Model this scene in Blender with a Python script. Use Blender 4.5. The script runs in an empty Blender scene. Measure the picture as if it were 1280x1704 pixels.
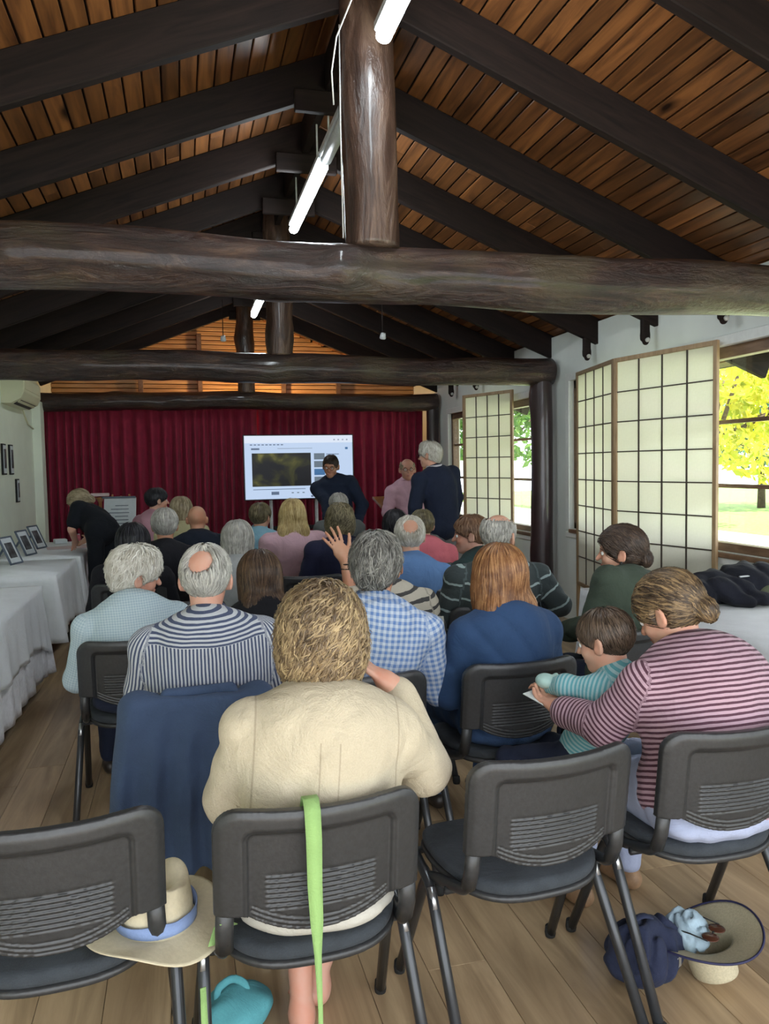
import bpy, math, random
import numpy as np
from mathutils import Matrix, Vector

scene = bpy.context.scene
# ------------------------------------------------------------------ camera
CAM_F, CAM_YAW, CAM_PITCH, CAM_ROLL, CAM_H = 1300.0, 0.252, 0.060, -0.018, 1.55
def _cam_axes():
    cy, sy = math.cos(CAM_YAW), math.sin(CAM_YAW)
    fwd = np.array([sy*math.cos(CAM_PITCH), cy*math.cos(CAM_PITCH), -math.sin(CAM_PITCH)])
    right = np.array([cy, -sy, 0.0]); up = np.cross(right, fwd)
    c, s = math.cos(CAM_ROLL), math.sin(CAM_ROLL)
    return right*c+up*s, -right*s+up*c, fwd
_r, _u, _w = _cam_axes()
cam_data = bpy.data.cameras.new('camera')
cam_data.sensor_fit = 'HORIZONTAL'; cam_data.sensor_width = 36.0
cam_data.lens = 36.0*CAM_F/1280.0
cam_data.clip_start = 0.05; cam_data.clip_end = 200
cam = bpy.data.objects.new('camera', cam_data)
scene.collection.objects.link(cam)
cam.matrix_world = Matrix(((_r[0], _u[0], -_w[0], 0), (_r[1], _u[1], -_w[1], 0), (_r[2], _u[2], -_w[2], CAM_H), (0, 0, 0, 1)))
scene.camera = cam
# ------------------------------------------------------------------ world, sun, exposure
world = bpy.data.worlds.new('world'); scene.world = world; world.use_nodes = True
wn = world.node_tree.nodes; wl = world.node_tree.links
bg = wn['Background']
bg.inputs[0].default_value = (0.90, 0.95, 1.0, 1); bg.inputs[1].default_value = 3.5
sun_d = bpy.data.lights.new('sun', 'SUN'); sun_d.energy = 14.0; sun_d.angle = math.radians(1.0); sun_d.color = (1.0, 0.94, 0.84)
sun = bpy.data.objects.new('sun', sun_d); scene.collection.objects.link(sun)
sun.rotation_euler = (math.radians(28), math.radians(12), 0)
vs = scene.view_settings
vs.view_transform = 'Standard'; vs.look = 'None'; vs.exposure = 0.55; vs.gamma = 1.0; vs.use_curve_mapping = False
scene.cycles.max_bounces = 8; scene.cycles.diffuse_bounces = 5; scene.cycles.transmission_bounces = 6
scene.cycles.sample_clamp_indirect = 6.0
# ------------------------------------------------------------------ helpers
COL = scene.collection
RNG = random.Random(7)
PI = math.pi

def tag(o, label=None, cat=None, group=None, kind=None):
    if label: o['label'] = label
    if cat: o['category'] = cat
    if group: o['group'] = group
    if kind: o['kind'] = kind
    return o

def empty(name, loc=(0, 0, 0), rotz=0.0, label=None, cat=None, group=None, kind=None):
    o = bpy.data.objects.new(name, None); COL.objects.link(o)
    o.empty_display_size = 0.1
    o.location = loc; o.rotation_euler = (0, 0, rotz)
    return tag(o, label, cat, group, kind)

def mesh_from(name, V, F, mat=None, smooth=True, attrs=None, mats=None, mat_idx=None):
    me = bpy.data.meshes.new(name)
    V = np.asarray(V, dtype=np.float32)
    if isinstance(F, np.ndarray) and F.ndim == 2:
        n = len(F); k = F.shape[1]
        me.vertices.add(len(V)); me.vertices.foreach_set('co', V.ravel())
        me.loops.add(n*k); me.loops.foreach_set('vertex_index', F.astype(np.int32).ravel())
        me.polygons.add(n); me.polygons.foreach_set('loop_start', np.arange(0, n*k, k, dtype=np.int32))
        try: me.polygons.foreach_set('loop_total', np.full(n, k, dtype=np.int32))
        except Exception: pass
        me.update(calc_edges=True)
    else:
        me.from_pydata([tuple(map(float, v)) for v in V], [], [tuple(int(i) for i in f) for f in F])
        me.update()
    me.polygons.foreach_set('use_smooth', np.full(len(me.polygons), bool(smooth)))
    for m in (mats or ([mat] if mat else [])): me.materials.append(m)
    if mat_idx is not None: me.polygons.foreach_set('material_index', np.asarray(mat_idx, dtype=np.int32))
    if attrs:
        for an, (typ, data) in attrs.items():
            a = me.attributes.new(an, typ, 'POINT')
            a.data.foreach_set('vector' if typ == 'FLOAT_VECTOR' else 'value', np.asarray(data, dtype=np.float32).ravel())
    return me

def obj(name, me, parent=None, loc=None):
    o = bpy.data.objects.new(name, me); COL.objects.link(o)
    if parent is not None: o.parent = parent
    if loc is not None: o.location = loc
    return o

def copy_tree(o, parent=None):
    c = o.copy(); COL.objects.link(c); c.parent = parent
    for ch in list(KIDS.get(o.name, [])): copy_tree_into(ch, c)
    return c
KIDS = {}
def copy_tree_into(o, parent):
    c = o.copy(); COL.objects.link(c); c.parent = parent
    for ch in o.children: copy_tree_into(ch, c)
    return c
def dup(root, loc=None, rotz=None):
    c = root.copy(); COL.objects.link(c)
    for ch in root.children: copy_tree_into(ch, c)
    if loc is not None: c.location = loc
    if rotz is not None: c.rotation_euler = (0, 0, rotz)
    return c

class MB:
    """collects shapes into one mesh"""
    def __init__(s): s.v = []; s.f = []; s.m = []; s.cur = 0
    def add(s, V, F):
        b = len(s.v); s.v += [tuple(map(float, v)) for v in V]
        s.f += [tuple(b+i for i in f) for f in F]; s.m += [s.cur]*len(F); return s
    def box(s, c, d, rot=None, ch=0.0):
        """chamfered box: centre, full size, 3x3 rotation"""
        hx, hy, hz = d[0]/2, d[1]/2, d[2]/2
        if ch <= 0:
            V = [(sx*hx, sy*hy, sz*hz) for sx in (-1, 1) for sy in (-1, 1) for sz in (-1, 1)]
            F = [(0, 1, 3, 2), (4, 6, 7, 5), (0, 4, 5, 1), (2, 3, 7, 6), (0, 2, 6, 4), (1, 5, 7, 3)]
        else:
            ch = min(ch, hx*.9, hy*.9, hz*.9); V = []; ix = {}
            for sx in (-1, 1):
                for sy in (-1, 1):
                    for sz in (-1, 1):
                        ix[(sx, sy, sz)] = len(V)
                        V += [(sx*hx, sy*(hy-ch), sz*(hz-ch)), (sx*(hx-ch), sy*hy, sz*(hz-ch)), (sx*(hx-ch), sy*(hy-ch), sz*hz)]
            F = []
            def q(*a): F.append(a)
            for sgn in (-1, 1):
                a = [ix[(sgn, y, z)] for y, z in ((-1, -1), (1, -1), (1, 1), (-1, 1))]; q(*(a if sgn > 0 else a[::-1]))
                a = [ix[(x, sgn, z)]+1 for x, z in ((-1, -1), (-1, 1), (1, 1), (1, -1))]; q(*(a if sgn > 0 else a[::-1]))
                a = [ix[(x, y, sgn)]+2 for x, y in ((-1, -1), (1, -1), (1, 1), (-1, 1))]; q(*(a if sgn > 0 else a[::-1]))
            for a_ in (-1, 1):
                for b_ in (-1, 1):
                    i, j = ix[(a_, b_, -1)], ix[(a_, b_, 1)]; F.append((i, i+1, j+1, j) if a_*b_ > 0 else (i, j, j+1, i+1))
                    i, j = ix[(a_, -1, b_)], ix[(a_, 1, b_)]; F.append((i, j, j+2, i+2) if a_*b_ > 0 else (i, i+2, j+2, j))
                    i, j = ix[(-1, a_, b_)]+1, ix[(1, a_, b_)]+1; F.append((i, i+1, j+1, j) if a_*b_ > 0 else (i, j, j+1, i+1))
            for k_, i in ix.items():
                F.append((i, i+1, i+2) if k_[0]*k_[1]*k_[2] > 0 else (i, i+2, i+1))
        V = np.array(V)
        if rot is not None: V = V @ np.asarray(rot).T
        return s.add(V+np.asarray(c), F)
    def tube(s, pts, r, n=10, cap=True, sx=1.0, up=None):
        """tube through points; r number or list; sx squashes across"""
        P = np.array(pts, float); m = len(P); R = np.full(m, r) if np.isscalar(r) else np.array(r)
        T = np.zeros_like(P); T[1:-1] = P[2:]-P[:-2]; T[0] = P[1]-P[0]; T[-1] = P[-1]-P[-2]
        T /= np.linalg.norm(T, axis=1)[:, None]+1e-12
        a = np.array(up if up is not None else ((0, 0, 1) if abs(T[0][2]) < .9 else (1, 0, 0)), float)
        V = []; F = []
        for i in range(m):
            x = np.cross(T[i], a); x /= np.linalg.norm(x)+1e-12; y = np.cross(x, T[i]); a = y
            for k in range(n):
                t = 2*PI*k/n; V.append(P[i]+R[i]*(math.cos(t)*x*sx+math.sin(t)*y))
        for i in range(m-1):
            for k in range(n):
                k2 = (k+1) % n; F.append((i*n+k, i*n+k2, (i+1)*n+k2, (i+1)*n+k))
        if cap: F.append(tuple(range(n-1, -1, -1))); F.append(tuple((m-1)*n+k for k in range(n)))
        return s.add(V, F)
    def lathe(s, prof, c=(0, 0, 0), n=24, rot=None):
        V = []; F = []; m = len(prof)
        for r, z in prof:
            for k in range(n):
                t = 2*PI*k/n; V.append((r*math.cos(t), r*math.sin(t), z))
        for i in range(m-1):
            for k in range(n):
                k2 = (k+1) % n; F.append((i*n+k, i*n+k2, (i+1)*n+k2, (i+1)*n+k))
        if prof[0][0] > 1e-4: F.append(tuple(range(n-1, -1, -1)))
        if prof[-1][0] > 1e-4: F.append(tuple((m-1)*n+k for k in range(n)))
        V = np.array(V)
        if rot is not None: V = V @ np.asarray(rot).T
        return s.add(V+np.asarray(c), F)
    def quad(s, a, b, c, d): return s.add([a, b, c, d], [(0, 1, 2, 3)])
    def grid(s, fn, nu, nv, thick=0.0):
        V = [fn(i/nu, j/nv) for i in range(nu+1) for j in range(nv+1)]
        F = [(i*(nv+1)+j, (i+1)*(nv+1)+j, (i+1)*(nv+1)+j+1, i*(nv+1)+j+1) for i in range(nu) for j in range(nv)]
        return s.add(V, F)
    def build(s, name, mat, parent=None, smooth=False, loc=None, **kw):
        mats = mat if isinstance(mat, (list, tuple)) else [mat]
        me = mesh_from(name, s.v, s.f, mats=mats, smooth=smooth, mat_idx=s.m if len(mats) > 1 else None)
        o = obj(name, me, parent, loc)
        if smooth:
            try: me.shade_auto = True
            except Exception: pass
        return tag(o, **kw) if kw else o

def rotz3(a): c, s = math.cos(a), math.sin(a); return np.array([[c, -s, 0], [s, c, 0], [0, 0, 1.0]])
def rotx3(a): c, s = math.cos(a), math.sin(a); return np.array([[1, 0, 0], [0, c, -s], [0, s, c.real]])
def roty3(a): c, s = math.cos(a), math.sin(a); return np.array([[c, 0, s], [0, 1, 0], [-s, 0, c]])
def solidify(o, t, off=-1): m = o.modifiers.new('solid', 'SOLIDIFY'); m.thickness = t; m.offset = off; return o
def bevel(o, w, seg=2):
    m = o.modifiers.new('bevel', 'BEVEL'); m.width = w; m.segments = seg; m.limit_method = 'ANGLE'; return o

# ------------------------------------------------------------------ materials
class NT:
    def __init__(s, name):
        s.m = bpy.data.materials.new(name); s.m.use_nodes = True
        s.t = s.m.node_tree; s.n = s.t.nodes; s.l = s.t.links; s.b = s.n['Principled BSDF']; s.out = s.n['Material Output']
    def node(s, typ, **kw):
        n = s.n.new(typ)
        for k, v in kw.items():
            if k.startswith('i_'):
                key = k[2:]; key = int(key) if key.isdigit() else key
                n.inputs[key].default_value = v
            else: setattr(n, k, v)
        return n
    def link(s, a, b): s.l.new(a, b)
    def ramp(s, fac, stops, interp='LINEAR'):
        r = s.n.new('ShaderNodeValToRGB'); cr = r.color_ramp; cr.interpolation = interp
        while len(cr.elements) > 1: cr.elements.remove(cr.elements[-1])
        cr.elements[0].position = stops[0][0]; cr.elements[0].color = (*stops[0][1], 1)
        for p, c in stops[1:]:
            e = cr.elements.new(p); e.color = (*c, 1)
        s.link(fac, r.inputs[0]); return r.outputs[0]
    def coords(s, scale=(1, 1, 1), kind='Object', loc=(0, 0, 0), rot=(0, 0, 0)):
        tc = s.n.new('ShaderNodeTexCoord'); mp = s.n.new('ShaderNodeMapping')
        mp.inputs['Scale'].default_value = scale; mp.inputs['Location'].default_value = loc; mp.inputs['Rotation'].default_value = rot
        s.link(tc.outputs[kind], mp.inputs[0]); return mp.outputs[0]
    def attr(s, name, out='Vector'):
        a = s.n.new('ShaderNodeAttribute'); a.attribute_name = name; return a.outputs[out]
    def noise(s, vec, scale=5, detail=4, rough=.55, dist=0.0):
        n = s.node('ShaderNodeTexNoise'); n.inputs['Scale'].default_value = scale; n.inputs['Detail'].default_value = detail
        n.inputs['Roughness'].default_value = rough; n.inputs['Distortion'].default_value = dist
        if vec is not None: s.link(vec, n.inputs['Vector'])
        return n.outputs['Fac']
    def math(s, op, a, b=None, c=None):
        n = s.node('ShaderNodeMath', operation=op)
        for i, v in enumerate((a, b, c)):
            if v is None: continue
            if isinstance(v, (int, float)): n.inputs[i].default_value = v
            else: s.link(v, n.inputs[i])
        return n.outputs[0]
    def mix(s, fac, a, b, mode='MIX'):
        n = s.node('ShaderNodeMix', data_type='RGBA', blend_type=mode)
        for i, v in ((0, fac), (6, a), (7, b)):
            if isinstance(v, (int, float)): n.inputs[i].default_value = v
            elif isinstance(v, tuple): n.inputs[i].default_value = (*v, 1)
            else: s.link(v, n.inputs[i])
        return n.outputs[2]
    def bump(s, h, strength=.3, dist=.01):
        b = s.node('ShaderNodeBump'); b.inputs['Strength'].default_value = strength; b.inputs['Distance'].default_value = dist
        s.link(h, b.inputs['Height']); s.link(b.outputs[0], s.b.inputs['Normal']); return s
    def base(s, c):
        if isinstance(c, tuple): s.b.inputs['Base Color'].default_value = (*c, 1)
        else: s.link(c, s.b.inputs['Base Color'])
        return s
    def set(s, **kw):
        mp = dict(rough='Roughness', metal='Metallic', coat='Coat Weight', coatr='Coat Roughness', spec='Specular IOR Level', trans='Transmission Weight', sheen='Sheen Weight', alpha='Alpha', ior='IOR', sss='Subsurface Weight')
        for k, v in kw.items(): s.b.inputs[mp[k]].default_value = v
        return s

MATC = {}
def plain(name, c, rough=.6, nz=.08, sc=30, bump=.0, **kw):
    if name in MATC: return MATC[name]
    t = NT(name); v = t.coords()
    n = t.noise(v, sc, 3)
    d = tuple(max(0, x*(1-nz*2)) for x in c); l = tuple(min(1, x*(1+nz)) for x in c)
    t.base(t.ramp(n, [(.3, d), (.7, l)])).set(rough=rough, **kw)
    if bump: t.bump(n, bump, .004)
    MATC[name] = t.m; return t.m

def cloth(name, c, rough=.85, weave=260, nz=.12, bump=.25, sheen=.03):
    if name in MATC: return MATC[name]
    t = NT(name); v = t.coords()
    n = t.noise(v, 9, 5); w = t.noise(v, weave, 2)
    d = tuple(max(0, x*(1-nz*1.6)) for x in c); l = tuple(min(1, x*(1+nz)) for x in c)
    t.base(t.mix(.25, t.ramp(n, [(.3, d), (.7, l)]), t.ramp(w, [(.3, d), (.7, l)]))).set(rough=rough, sheen=sheen, spec=.22)
    wr = t.noise(t.coords(), 8, 5, .6, 1.5)
    t.bump(t.math('MULTIPLY_ADD', w, .07, wr), .18+bump*.9, .018); MATC[name] = t.m; return t.m

def emis(name, c, st):
    t = NT(name); t.base((0.02, 0.02, 0.02)); t.b.inputs['Emission Color'].default_value = (*c, 1); t.b.inputs['Emission Strength'].default_value = st; MATC[name] = t.m; return t.m

def wood(name, dark, light, grain=(1, 1, 12), sc=3.0, rough=.45, coat=0.0, bump=.15, rnd=.25, knots=0.0):
    """grain: stretch factors on object coords, small along the grain"""
    if name in MATC: return MATC[name]
    t = NT(name); v = t.coords(grain)
    oi = t.node('ShaderNodeObjectInfo'); va = t.node('ShaderNodeVectorMath', operation='ADD')
    cx = t.node('ShaderNodeCombineXYZ'); 
    r10 = t.math('MULTIPLY', oi.outputs['Random'], 37.0)
    t.link(r10, cx.inputs[0]); t.link(r10, cx.inputs[1]); t.link(r10, cx.inputs[2])
    t.link(v, va.inputs[0]); t.link(cx.outputs[0], va.inputs[1])
    n = t.noise(va.outputs[0], sc, 8, .62, 1.2)
    col = t.ramp(n, [(.32, dark), (.5, tuple((a+b)/2 for a, b in zip(dark, light))), (.68, light)])
    br = t.math('MULTIPLY_ADD', oi.outputs['Random'], rnd*2, 1-rnd)
    h = t.node('ShaderNodeHueSaturation'); t.link(br, h.inputs['Value']); t.link(col, h.inputs['Color'])
    out = h.outputs[0]
    if knots:
        k = t.node('ShaderNodeTexVoronoi'); k.inputs['Scale'].default_value = knots; vv = t.coords((1, .35, 1)); 
        vk = t.node('ShaderNodeVectorMath', operation='ADD'); t.link(vv, vk.inputs[0]); t.link(cx.outputs[0], vk.inputs[1]); t.link(vk.outputs[0], k.inputs['Vector'])
        out = t.mix(t.ramp(k.outputs['Distance'], [(0.03, (1, 1, 1)), (.11, (0, 0, 0))]), out, tuple(x*.25 for x in dark))
    t.base(out).set(rough=rough, coat=coat, coatr=.15); t.bump(n, bump, .004)
    MATC[name] = t.m; return t.m

# ------------------------------------------------------------------ signed distance modelling
def _norm(v): v = np.asarray(v, float); return v/(np.linalg.norm(v)+1e-12)
def c_(a, b, ra, rb=None, k=.02, infl=0.0): return dict(t='c', a=np.array(a, float), b=np.array(b, float), ra=ra+infl, rb=(ra if rb is None else rb)+infl, k=k)
def e_(c, r, R=None, k=.02, infl=0.0): return dict(t='e', c=np.array(c, float), r=np.array(r, float)+infl, R=np.eye(3) if R is None else np.asarray(R, float), k=k)
def b_(c, h, rr=.01, R=None, k=.02): return dict(t='b', c=np.array(c, float), h=np.array(h, float), rr=rr, R=np.eye(3) if R is None else np.asarray(R, float), k=k)
def t_(c, r, rt, R=None, k=.01, sq=1.0): return dict(t='t', c=np.array(c, float), r0=r, rt=rt, R=np.eye(3) if R is None else np.asarray(R, float), k=k, sq=sq)
def sub(p, k=None): p = dict(p); p['neg'] = True; p['k'] = k if k is not None else p['k']; return p
def cut(c, n, k=.004): return dict(t='p', c=np.array(c, float), n=_norm(n), k=k, neg=True)

def pd(P, p):
    if p['t'] == 'c':
        a, b = p['a'], p['b']; ab = b-a; L = float(ab@ab)+1e-12
        q = P-a; t = np.clip((q@ab)/L, 0, 1)
        return np.linalg.norm(q-t[..., None]*ab, axis=-1)-(p['ra']+t*(p['rb']-p['ra']))
    if p['t'] == 'e':
        q = (P-p['c'])@p['R']; k0 = np.linalg.norm(q/p['r'], axis=-1); k1 = np.linalg.norm(q/p['r']**2, axis=-1)+1e-9
        return k0*(k0-1)/k1
    if p['t'] == 'b':
        q = np.abs((P-p['c'])@p['R'])-(p['h']-p['rr'])
        return np.linalg.norm(np.maximum(q, 0), axis=-1)+np.minimum(q.max(axis=-1), 0)-p['rr']
    if p['t'] == 't':
        q = (P-p['c'])@p['R']; x = np.hypot(q[..., 0], q[..., 1]/p['sq'])-p['r0']; return np.hypot(x, q[..., 2])-p['rt']
    if p['t'] == 'p': return -((P-p['c'])@p['n'])

def ext(p):
    """axis-aligned box of a primitive"""
    if p['t'] == 'c':
        r = max(p['ra'], p['rb']); return np.minimum(p['a'], p['b'])-r, np.maximum(p['a'], p['b'])+r
    if p['t'] == 'e': h = np.sqrt(((p['R']*p['r'])**2).sum(1)); return p['c']-h, p['c']+h
    if p['t'] == 'b': h = (np.abs(p['R'])*p['h']).sum(1); return p['c']-h, p['c']+h
    if p['t'] == 't': h = np.full(3, (p['r0']+p['rt'])*max(1, p['sq'])); return p['c']-h, p['c']+h

def comb(f, d, p):
    k = max(p['k'], 1e-5)
    if p.get('neg'):
        d = -d; h = np.clip(.5-.5*(d-f)/k, 0, 1); return f*h+d*(1-h)+k*h*(1-h)
    h = np.clip(.5+.5*(d-f)/k, 0, 1); return d*(1-h)+f*h-k*h*(1-h)

def sdf(P, prims):
    f = np.full(P.shape[:-1], 1.0)
    for p in prims: f = comb(f, pd(P, p), p)
    return f

def nets(prims, h, disp=None):
    pos = [ext(p) for p in prims if not p.get('neg')]
    lo = np.min([a for a, b in pos], 0)-3*h; hi = np.max([b for a, b in pos], 0)+3*h
    n = np.ceil((hi-lo)/h).astype(int)+1
    f = np.full(n, 1.0, dtype=np.float32)
    ax = [lo[i]+h*np.arange(n[i]) for i in range(3)]
    for p in prims:
        if p['t'] == 'p': s = (slice(0, n[0]), slice(0, n[1]), slice(0, n[2]))
        else:
            a, b = ext(p); m = p['k']+2*h+(.02 if p.get('neg') else 0)
            i0 = np.clip(((a-m-lo)/h).astype(int), 0, n-1); i1 = np.clip(((b+m-lo)/h).astype(int)+2, 1, n)
            s = tuple(slice(i0[i], i1[i]) for i in range(3))
        G = np.stack(np.meshgrid(ax[0][s[0]], ax[1][s[1]], ax[2][s[2]], indexing='ij'), -1)
        f[s] = comb(f[s], pd(G, p), p)
    if disp is not None:
        near = np.argwhere(np.abs(f) < .05)
        P = lo+h*near; f[tuple(near.T)] += disp(P).astype(np.float32)
    f[0] = f[-1] = 1; f[:, 0] = f[:, -1] = 1; f[:, :, 0] = f[:, :, -1] = 1
    s = f < 0
    cs = np.zeros(tuple(n-1), np.int8)
    offs = [(i, j, k) for i in (0, 1) for j in (0, 1) for k in (0, 1)]
    for i, j, k in offs: cs += s[i:n[0]-1+i, j:n[1]-1+j, k:n[2]-1+k]
    act = np.argwhere((cs > 0) & (cs < 8))
    if len(act) == 0: return np.zeros((0, 3)), np.zeros((0, 4), int)
    idx = np.full(tuple(n-1), -1, np.int64); idx[tuple(act.T)] = np.arange(len(act))
    cv = np.stack([f[act[:, 0]+i, act[:, 1]+j, act[:, 2]+k] for i, j, k in offs], 1)
    acc = np.zeros((len(act), 3)); cnt = np.zeros(len(act))
    O = np.array(offs, float)
    for a in range(8):
        for b in range(a+1, 8):
            if np.abs(O[a]-O[b]).sum() == 1:
                fa, fb = cv[:, a], cv[:, b]; m = (fa < 0) != (fb < 0)
                t = np.where(m, fa/(fa-fb+1e-12), 0)
                acc += m[:, None]*(O[a]+t[:, None]*(O[b]-O[a])); cnt += m
    V = lo+h*(act+acc/cnt[:, None])
    Q = []
    for axn in range(3):
        sl1 = [slice(None)]*3; sl2 = [slice(None)]*3; sl1[axn] = slice(0, -1); sl2[axn] = slice(1, None)
        A, B = s[tuple(sl1)], s[tuple(sl2)]
        e = np.argwhere(A != B); sg = A[tuple(e.T)]
        u, v = [(1, 2), (2, 0), (0, 1)][axn]
        def at(du, dv): w = e.copy(); w[:, u] -= du; w[:, v] -= dv; return idx[tuple(w.T)]
        q = np.stack([at(1, 1), at(0, 1), at(0, 0), at(1, 0)], 1)
        q[~sg] = q[~sg][:, ::-1]; Q.append(q)
    return V, np.concatenate(Q)

def vnormals(me):
    a = np.zeros(len(me.vertices)*3, np.float32); me.vertices.foreach_get('normal', a); return a.reshape(-1, 3)

_rs = np.random.RandomState(3)
_W = _rs.normal(size=(10, 3)); _PH = _rs.uniform(0, 6.28, 10)
def wob(P, sc, seed=0, n=5):
    """cheap smooth noise, about -1..1"""
    r = 0
    for i in range(n):
        w = np.roll(_W[(i+seed) % 10], seed % 3); r = r+np.sin(P@w*sc*(1+.35*i)+_PH[(i+seed*3) % 10]+1.7*np.sin(P@np.roll(w, 1)*sc*.6+seed))
    return r/n*1.3
def folds(P, sc, seed=0): return 1-np.abs(np.sin(wob(P, sc, seed, 3)*2.6))*2
# ------------------------------------------------------------------ shared materials
M = {}
M['rafter'] = wood('dark stained timber', (.006, .0035, .003), (.018, .010, .008), (.6, 8, 8), 3, .72, 0, .1, .15); M['rafter'].node_tree.nodes['Principled BSDF'].inputs['Specular IOR Level'].default_value = .2
M['board'] = wood('varnished pine boards', (.060, .022, .008), (.235, .092, .028), (6, .5, 6), 2.2, .42, .1, .12, .45, knots=2.6)
M['batten'] = plain('dark joint', (.012, .006, .004), .8)
M['white_wall'] = plain('painted wall', (.69, .73, .70), .75, .03, 3)
M['left_wall'] = plain('cream painted wall', (.72, .77, .66), .75, .03, 3)
M['floor'] = wood('oak laminate', (.27, .18, .10), (.50, .36, .215), (7, .55, 7), 1.6, .34, .15, .05, .14)
M['window_timber'] = wood('brown window timber', (.10, .055, .03), (.20, .12, .07), (6, 1, 6), 3, .45)
M['shoji_timber'] = wood('pale shoji timber', (.22, .14, .07), (.36, .25, .14), (6, 6, 1), 3, .5)
M['muntin'] = plain('dark shoji lattice', (.06, .045, .035), .6)
M['white_trim'] = plain('white trim', (.72, .74, .72), .5, .03)

def log_mat():
    t = NT('peeled dark log'); v = t.coords((1.0, 5, 5)); n = t.noise(v, 2.6, 10, .68, 1.2); n2 = t.noise(t.coords(), 1.7, 4)
    col = t.ramp(n, [(.35, (.010, .005, .004)), (.52, (.030, .013, .010)), (.68, (.095, .052, .034))])
    col = t.mix(t.ramp(n2, [(.52, (0, 0, 0)), (.66, (.55, .55, .55))]), col, (.070, .052, .024))
    t.base(col).set(rough=.30, coat=.25, coatr=.12); t.bump(t.math('MULTIPLY_ADD', t.noise(t.coords((1, 1.6, 1.6)), 13, 5, .6), .7, n), 1.0, .028); return t.m
M['log'] = log_mat()
def logz_mat():
    t = NT('upright peeled log'); v = t.coords((4, 4, .8)); n = t.noise(v, 2.2, 8, .65, 1.2)
    col = t.ramp(n, [(.35, (.020, .011, .008)), (.52, (.062, .035, .025)), (.68, (.15, .095, .068))])
    t.base(col).set(rough=.32, coat=.25, coatr=.15); t.bump(t.math('MULTIPLY_ADD', t.noise(t.coords((2, 2, .7)), 16, 4, .6), .5, n), .8, .020); return t.m
M['logz'] = logz_mat()
def paper_mat():
    t = NT('shoji paper'); n = t.noise(t.coords(), 60, 4)
    tr = t.node('ShaderNodeBsdfTranslucent'); tr.inputs[0].default_value = (.93, .92, .84, 1)
    df = t.node('ShaderNodeBsdfDiffuse'); t.link(t.ramp(n, [(.3, (.78, .77, .70)), (.7, (.86, .85, .78))]), df.inputs[0])
    mx = t.node('ShaderNodeMixShader'); mx.inputs[0].default_value = .45; t.link(tr.outputs[0], mx.inputs[1]); t.link(df.outputs[0], mx.inputs[2])
    t.link(mx.outputs[0], t.out.inputs[0]); return t.m
M['paper'] = paper_mat()
def glass_mat():
    t = NT('window glass'); tr = t.node('ShaderNodeBsdfTransparent'); tr.inputs[0].default_value = (.96, .98, .97, 1)
    gl = t.node('ShaderNodeBsdfGlossy'); gl.inputs['Roughness'].default_value = .02
    lw = t.node('ShaderNodeLayerWeight'); lw.inputs[0].default_value = .5
    fr = t.math('MULTIPLY_ADD', t.math('POWER', lw.outputs['Facing'], 5.0), .6, .03)
    mx = t.node('ShaderNodeMixShader'); t.link(fr, mx.inputs[0]); t.link(tr.outputs[0], mx.inputs[1]); t.link(gl.outputs[0], mx.inputs[2])
    t.link(mx.outputs[0], t.out.inputs[0]); return t.m
M['glass'] = glass_mat()

XR, SL, TH = 0.89, 0.395, math.atan(0.395)
XL, XW = -1.79, 3.65
Y0, Y1 = -1.2, 12.4
ZB = 3.92       # underside of the boards at the ridge

# ------------------------------------------------------------------ floor
fl = empty('floor', (0, 0, 0), kind='structure')
pw, pl = .19, 1.51
pm = MB().box((0, 0, -.006), (pw-.0015, pl-.0015, .012), ch=.0012).build('plank', M['floor'], fl)
me = pm.data; first = True
ncol = int(math.ceil((XW-XL)/pw))
for i in range(ncol):
    y = Y0-RNG.random()*pl*.9; 
    while y < Y1-1.0:
        yc = y+pl/2
        if first: o = pm; first = False
        else: o = pm.copy(); COL.objects.link(o)
        o.location = (XL+pw/2+i*pw, yc, 0); y += pl
sub_f = MB().box(((XL+XW)/2, (Y0+Y1)/2, -.03), (XW-XL+.2, Y1-Y0, .03)).build('subfloor', M['batten'], fl)

# ------------------------------------------------------------------ ceiling boards, rafters
def slope_frame(side): return (math.cos(TH)*side, 0, -math.sin(TH))
def ceiling(side, xw):
    c = empty('ceiling', (0, 0, 0), kind='structure')
    bw, nb, L = .1, int(math.ceil((abs(xw-XR)/math.cos(TH))/.1)), 3.4
    proto = MB().box((0, 0, .009), (bw-.010, L-.004, .018), ch=.003).build('board', M['board'], c)
    f = True
    for i in range(nb):
        for j in range(4):
            if f: o = proto; f = False
            else: o = proto.copy(); COL.objects.link(o)
            s = .05+i*bw; off = ((i*.37) % 1)*1.2-.6
            o.location = (XR+side*s*math.cos(TH), Y0+L/2+j*L+(off if True else 0), ZB-s*math.sin(TH)-.0)
            o.rotation_euler = (0, TH*side, 0)
    # slab added above the boards to block sky light through the gaps
    Ls = abs(xw-XR)/math.cos(TH)+.1
    R = roty3(TH*side)
    cc = np.array([XR, (Y0+Y1)/2, ZB])+R@np.array([side*Ls/2, 0, .045])
    MB().box(cc, (Ls, Y1-Y0+1.6, .04), R).build('sky_block_slab', M['batten'], c)
    # rafters
    h = .228*math.cos(TH)
    rp = None
    for k in range(-5, 9):
        y = 3.63+.915*k+.03
        if rp is None:
            rp = MB().box((side*(Ls-.12)/2, 0, -h/2-.001), (Ls-.12, .058, h), ch=.005).build('rafter', M['rafter'], c); o = rp
        else: o = rp.copy(); COL.objects.link(o)
        o.location = (XR, y, ZB); o.rotation_euler = (0, TH*side, 0)
    return c
cr = ceiling(1, 4.75); cl = ceiling(-1, XL-.05)
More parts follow.
